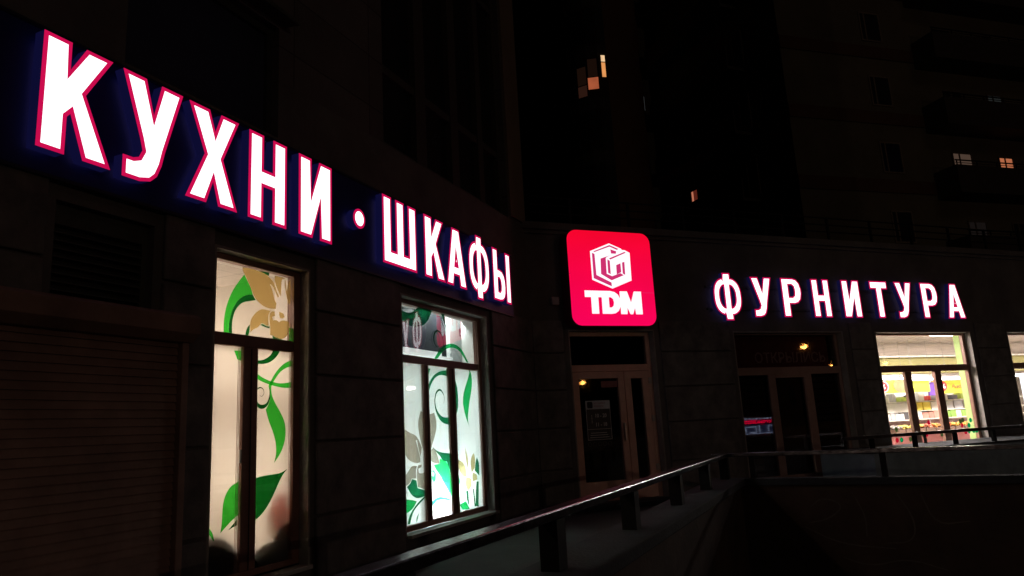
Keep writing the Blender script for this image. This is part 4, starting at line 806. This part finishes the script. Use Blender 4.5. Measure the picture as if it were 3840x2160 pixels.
# street side: everything beyond the yard's near and right edges, 35 cm lower than the walkway
e0=pt(FA,-9.4,-.24)
st1=[e0,(q.x,q.y),yd[2],(75,-32),(400,-32),(400,-400),(-400,-400),(-400,-62),pt(FA,-14,-.24)]
struct(MB(FW).slab(st1,-.5,-.35).build('street',M_asph))
a_=Vector(e0+(0,)); 
MB(FW).slab([e0,(q.x,q.y),(q.x+.05,q.y-.25),(e0[0],e0[1]-.25)],-2.6,-.502).build('retaining_wall',M_pit,pp)
MB(FW).slab([yd[2],(q.x,q.y),(q.x+.25,q.y),(yd[2][0]+.25,yd[2][1])],-2.6,-.502).build('retaining_wall',M_pit,pp)
# raised landing with its own rail in front of the supermarket
ld=thing('entrance_landing','pale plastered landing below the supermarket windows','landing',FR.P(14,9.6,0))
MB(FR).box(9.85,34,9.0,10.168,0,.56).build('base',M_land,ld); MB(FR).box(9.82,34,8.96,10.166,.562,.60).build('slab_edge',M_conc,ld)
r3=thing('railing','second low rail standing on the pale landing by the supermarket','railing',FR.P(13,9.05,.6))
MB(FR).box(9.3,34,9.02,9.08,.80,.855).build('handrail',mat('second_rail_paint',(.06,.06,.065),.3,metal=.5,var=.6,scale=10),r3,bevel=.006)
for s in [9.9+.98*k for k in range(16)]: MB(FR).box(s-.035,s+.035,9.025,9.075,.6 if s>9.8 else 0,.80).build('post',M_post,r3)
r4=thing('railing','slim rail close to the foot of the supermarket window','railing',FR.P(13,9.9,.6))
MB(FR).hex([(11.9,9.9,.76),(34,9.9,.95),(34,9.94,.95),(11.9,9.94,.76),(11.9,9.9,.80),(34,9.9,.99),(34,9.94,.99),(11.9,9.94,.80)]).build('handrail',M_post,r4)
for s in [12.2+1.9*k for k in range(8)]: MB(FR).box(s-.02,s+.02,9.9,9.94,.6,.76).build('post',M_post,r4)
# terrace rail on the roof of the right wing
tr=thing('railing','thin three-bar terrace railing along the flat roof edge','railing',FR.P(12,10.2,4.54))
for z in (5.0,4.86,4.72): MB(FR).tube([(bR+.1,10.16,z),(34,10.16,z)],.014,8).build('bar',M_post,tr)
for s in [5.2+1.12*k for k in range(24)]: MB(FR).box(s-.02,s+.02,10.14,10.18,4.54,5.01).build('post',M_post,tr)
# ================================================================ street lamps across the road (they glint in the glass); last two added unseen as fill
M_sod=emis('sodium_lamp_glass',(1.0,.36,.07),LAMPE)
def lamp(x,y,z,label,r=.3,p=0,dirx=-1,g='street lamps across the road'):
    t=thing('street_lamp',label,'street lamp',(x+1.5,y,-.35),g)
    MB(FW).tube([(x+1.5,y,-.35),(x+1.5,y,z-.3)],.11,10,r2=.06).build('pole',M_black,t)
    MB(FW).tube([(x+1.5,y,z-.3),(x+1.1,y,z+.05),(x+.2,y,z+.12)],.045,8).build('arm',M_black,t)
    MB(FW).box(x-.5,x+.5,y-.22,y+.22,z+.02,z+.16).build('lamp_head',M_black,t,bevel=.03)
    MB(FW).ball((x,y,z),r,12,8,.7).build('lamp_globe',M_sod,t,smooth=True)
    if p:
        l=bpy.data.lights.new('added_lamp_light','POINT'); l.energy=p; l.color=(1.0,.68,.50); l.shadow_soft_size=.10
        o=bpy.data.objects.new('added_lamp_light',l); COL.objects.link(o); o.location=Vector((x,y,z-.35-.2))-t.location; o.parent=t
    return t
lamp(70.6,-48.8,7.5,'farthest sodium street lamp, glinting in the door glass',.40,0)
lamp(63.1,-12.5,8.0,'nearest sodium street lamp, glinting in the unlit display window',.33,0)
lamp(103.4,-18.8,8.0,'sodium street lamp glinting in the supermarket top light',.34,0)
lamp(95.6,-23.2,8.0,'sodium street lamp glinting low in the display window corner',.30,0)
lamp(LAX,LAY,8.0,'unseen sodium street lamp added behind the viewpoint to light the facade',.25,LAMPP)
lamp(-22,-30,8.0,'unseen sodium street lamp added far to the left behind the viewpoint as fill',.25,LAMPP*.8)
kx,ky=45.4,-8.9
FK=Frame(math.atan2(-ky,-kx)+math.pi/2,(kx,ky))
t=thing('street_kiosk','small kiosk across the road with a red lit sign strip','kiosk',(kx,ky,-.35))
MB(FK).box(-2.6,2.6,.05,3.0,-.35,1.3).box(-2.8,2.8,-.1,3.2,1.3,1.42).build('cabin',M_post,t)
MB(FK).box(-2.1,.2,-.02,.04,.92,.98).box(.4,2.1,-.02,.04,.95,1.02).box(-.6,2.1,-.02,.04,.80,.86).box(-2.1,-.9,-.02,.04,.82,.86).build('sign_strip',emis('kiosk_red',(1,.0,.05),5),t)
mb=MB(FK)
for k in range(9): mb.box(-1.9+.42*k,-1.9+.42*k+.10+.07*(k%3),-.02,.04,1.10,1.18)
mb.build('sign_letters',emis('kiosk_white',(.6,.7,1),1.6),t)
MB(FK).box(-2.0,2.0,-.02,.04,.0,.68).build('shop_window',emis('kiosk_window',(.25,.32,.8),.16,var=.9,scale=5),t)
mb=MB(FK)
for a,b,c,d in ((-2.0,2.0,-.02,.03),(-1.9,-.9,.55,.60),(-.95,-.88,.03,.6),(.1,.18,.03,.66),(.5,1.7,.5,.56),(.5,.57,.1,.5),(1.7,1.78,.15,.56),(.57,1.3,.08,.13)): mb.box(a,b,-.04,-.021,c,d)
mb.build('window_lights',emis('kiosk_white',(.6,.7,1),1.6),t)
# ================================================================ far towers
def winb(fr,s0,s1,z0,z1,d,parent,pm,vs=(),hs=(),fm=None,out=-1,b=.07):
    mb=MB(fr); t=.05*out
    mb.box(s0,s0+b,d+t,d,z0,z1).box(s1-b,s1,d+t,d,z0,z1).box(s0+b,s1-b,d+t,d,z0,z0+b).box(s0+b,s1-b,d+t,d,z1-b,z1)
    for v in vs: mb.box(v-b/2,v+b/2,d+t,d,z0+b,z1-b)
    for h in hs: mb.box(s0+b,s1-b,d+t*.8,d,h-b/2,h+b/2)
    w_=mb.build('window',fm or M_tframe,parent)
    ms=pm if isinstance(pm,(list,tuple)) else [pm]
    MB(fr).box(s0+b,s1-b,d+t*.35,d+t*.2,z0+b,z1-b).build('pane',ms[0],w_); return w_
M_tframe=mat('tower_window_frame',(.14,.12,.10),.6)
tb=thing('apartment_tower','tall dark apartment tower on the right with belts and balconies','apartment building',(12.788,29.692,0))
MB(FB).box(0,26,0,14,0,34).build('wall',M_tow,tb)
MB(FBL).box(.05,9.3,-13.5,-.05,0,33.9).build('side_wall',M_tow,tb)
for k in range(-2,5):
    zb=10.95+3.36*k
    MB(FB).box(-.03,7.6,-.07,-.004,zb,zb+.62).build('belt',M_belt,tb)
for k in range(-2,5):
    zt=13.43+3.33*k
    winb(FB,4.72,5.92,zt-1.52,zt,-.004,tb,mat('tower_pane_bluish',(.02,.022,.05),.2,var=.1) if k==0 else M_tdark,vs=(5.02,),fm=mat('tower_frame_pale',(.20,.17,.13),.6))
M_lw1=emis('dim_beige_window',(.068,.042,.030),1.0,var=.12,scale=2); M_lw2=emis('orange_window',(.44,.135,.06),1.0,var=.35,scale=1.5)
M_balc=mat('balcony_parapet',(.045,.04,.035),.8)
for k in range(-2,5):
    zb=10.8+3.33*k
    bmb=MB(FB).box(7.65,26,-1.25,-.004,zb-.1,zb+.08).box(7.65,26,-1.25,-1.17,zb+.08,zb+1.22).box(7.65,7.73,-1.17,-.004,zb+.08,zb+1.22)
    bo=bmb.build('balcony',M_balc,tb)
    mb=MB(FB).box(7.65,26,-1.24,-1.19,zb+1.42,zb+1.47).box(7.65,26,-1.23,-1.20,zb+1.31,zb+1.33)
    for j in range(16): mb.box(7.7+1.2*j,7.74+1.2*j,-1.24,-1.20,zb+1.22,zb+1.42)
    mb.build('balcony_rail',M_post,bo)
    if k==0:
        winb(FB,8.95,10.18,zb+.15,zb+2.38,-.004,tb,M_lw1,vs=(9.40,),fm=M_tframe).__setitem__('label','dim beige lit balcony window')
        winb(FB,11.86,12.82,zb+.15,zb+2.32,-.004,tb,M_lw2,vs=(12.28,),fm=M_tframe).__setitem__('label','orange lit balcony window')
        winb(FB,13.4,14.2,zb+.5,zb+2.2,-.004,tb,mat('faint_window',(.10,.09,.10),.3,emit=(.02,.016,.015),es=.5))
    else:
        winb(FB,9.15,10.3,zb+.15,zb+2.3,-.004,tb,mat('faint_window',(.10,.09,.10),.3,emit=(.02,.016,.015),es=.25) if k==-1 else M_tdark,vs=(9.6,))
        winb(FB,11.9,12.9,zb+.15,zb+2.3,-.004,tb,mat('faint_cold_window',(.1,.1,.1),.3,emit=(.012,.014,.014),es=1) if k==1 else M_tdark,vs=(12.3,))
for k in range(-2,5):
    zb=11.2+3.33*k
    MB(FBL).box(2.4,9.0,-.004,1.0,zb-.1,zb+.06).box(2.4,9.0,.94,1.0,zb+.06,zb+1.05).build('balcony',M_balc,tb)
    winb(FBL,2.35,3.1,zb+.3,zb+2.1,-.046,tb,M_tdark,out=1); 
    if k!=0: winb(FBL,6.8,7.5,zb+.3,zb+2.1,-.046,tb,M_tdark,out=1)
wl=winb(FBL,6.85,7.50,12.15,13.35,-.046,tb,emis('red_brown_window',(.09,.014,.008),1.0,var=.2),out=1)
wl['label']='small red-lit window low on the side wall'
MB(FBL).box(7.27,7.42,-.03,-.028,12.35,13.28).build('curtain_gap',emis('salmon_window',(.50,.16,.09),1.0,var=.1),wl)
ta=thing('apartment_tower','distant narrow dark tower with a rounded glazed corner bay','apartment building',(6.113,37.269,0))
FT=Frame(R(68),(6.113,37.269))
MB(FT).box(0,2.25,0,9,0,38).build('wall',mat('tower_brown',(.14,.075,.04),.9,var=.15,scale=.6),ta)
MB(FT).box(2.25,6.5,.8,9,0,38).build('recessed_wall',M_tow,ta)
fac=[(0,0),(-.55,.10),(-1.10,.42),(-1.50,.95),(-1.72,1.6),(-1.75,9),(0,9)]
MB(FT).slab([(x,y) for x,y in fac],0,38).build('rounded_bay',mat('bay_dark',(.05,.05,.045),.8),ta)
def facet(i,u0,u1,z0,z1,m,e,parent=None,name='window'):
    a=Vector(fac[i]); b=Vector(fac[i+1]); n=Vector((b.y-a.y,-(b.x-a.x))).normalized()
    if n.y>0: n=-n
    p=a+(b-a)*u0+n*e; q=a+(b-a)*u1+n*e
    mb=MB(FT); p2=p-n*(e-.004); q2=q-n*(e-.004)
    mb.hex([(p.x,p.y,z0),(q.x,q.y,z0),(q2.x,q2.y,z0),(p2.x,p2.y,z0),(p.x,p.y,z1),(q.x,q.y,z1),(q2.x,q2.y,z1),(p2.x,p2.y,z1)])
    return mb.build(name,m,parent or ta)
for k in range(-4,5):
    zb=19.45+3.2*k
    for i in range(4):
        fw=facet(i,.04,.96,zb,zb+2.45,mat('bay_frame',(.03,.02,.015),.7),.03)
        if k==0:
            if i==0:
                facet(i,.22,.62,zb+1.17,zb+2.05,emis('amber_window',(.80,.32,.10),1.0,var=.3,scale=1.2),.05,fw,'pane'); facet(i,.22,.62,zb+2.12,zb+2.5,emis('cream_window',(.85,.55,.30),1.0,var=.3),.05,fw,'pane')
            if i==1: facet(i,.05,.97,zb+.45,zb+1.15,emis('dim_red_window',(.36,.085,.035),1.0,var=.3,scale=2),.05,fw,'pane'); facet(i,.08,.92,zb+1.2,zb+2.3,emis('curtain_dark',(.008,.0035,.002),1.0),.05,fw,'pane')
            if i==2: facet(i,.1,.9,zb+.1,zb+.75,emis('dim_brown_window',(.022,.008,.005),1.0),.05,fw,'pane'); facet(i,.1,.9,zb+.82,zb+1.9,emis('curtain_dark',(.008,.0035,.002),1.0),.05,fw,'pane')
            if i==3: facet(i,.1,.9,zb+.2,zb+2.2,M_tdark,.05,fw,'pane')
        else: facet(i,.08,.92,zb+.1,zb+2.3,M_tdark,.05,fw,'pane')
wn=winb(FT,2.40,2.86,19.2,20.25,.796,ta,emis('pale_slit_window',(.055,.06,.062),1.0)); wn['label']='tiny pale slit window'
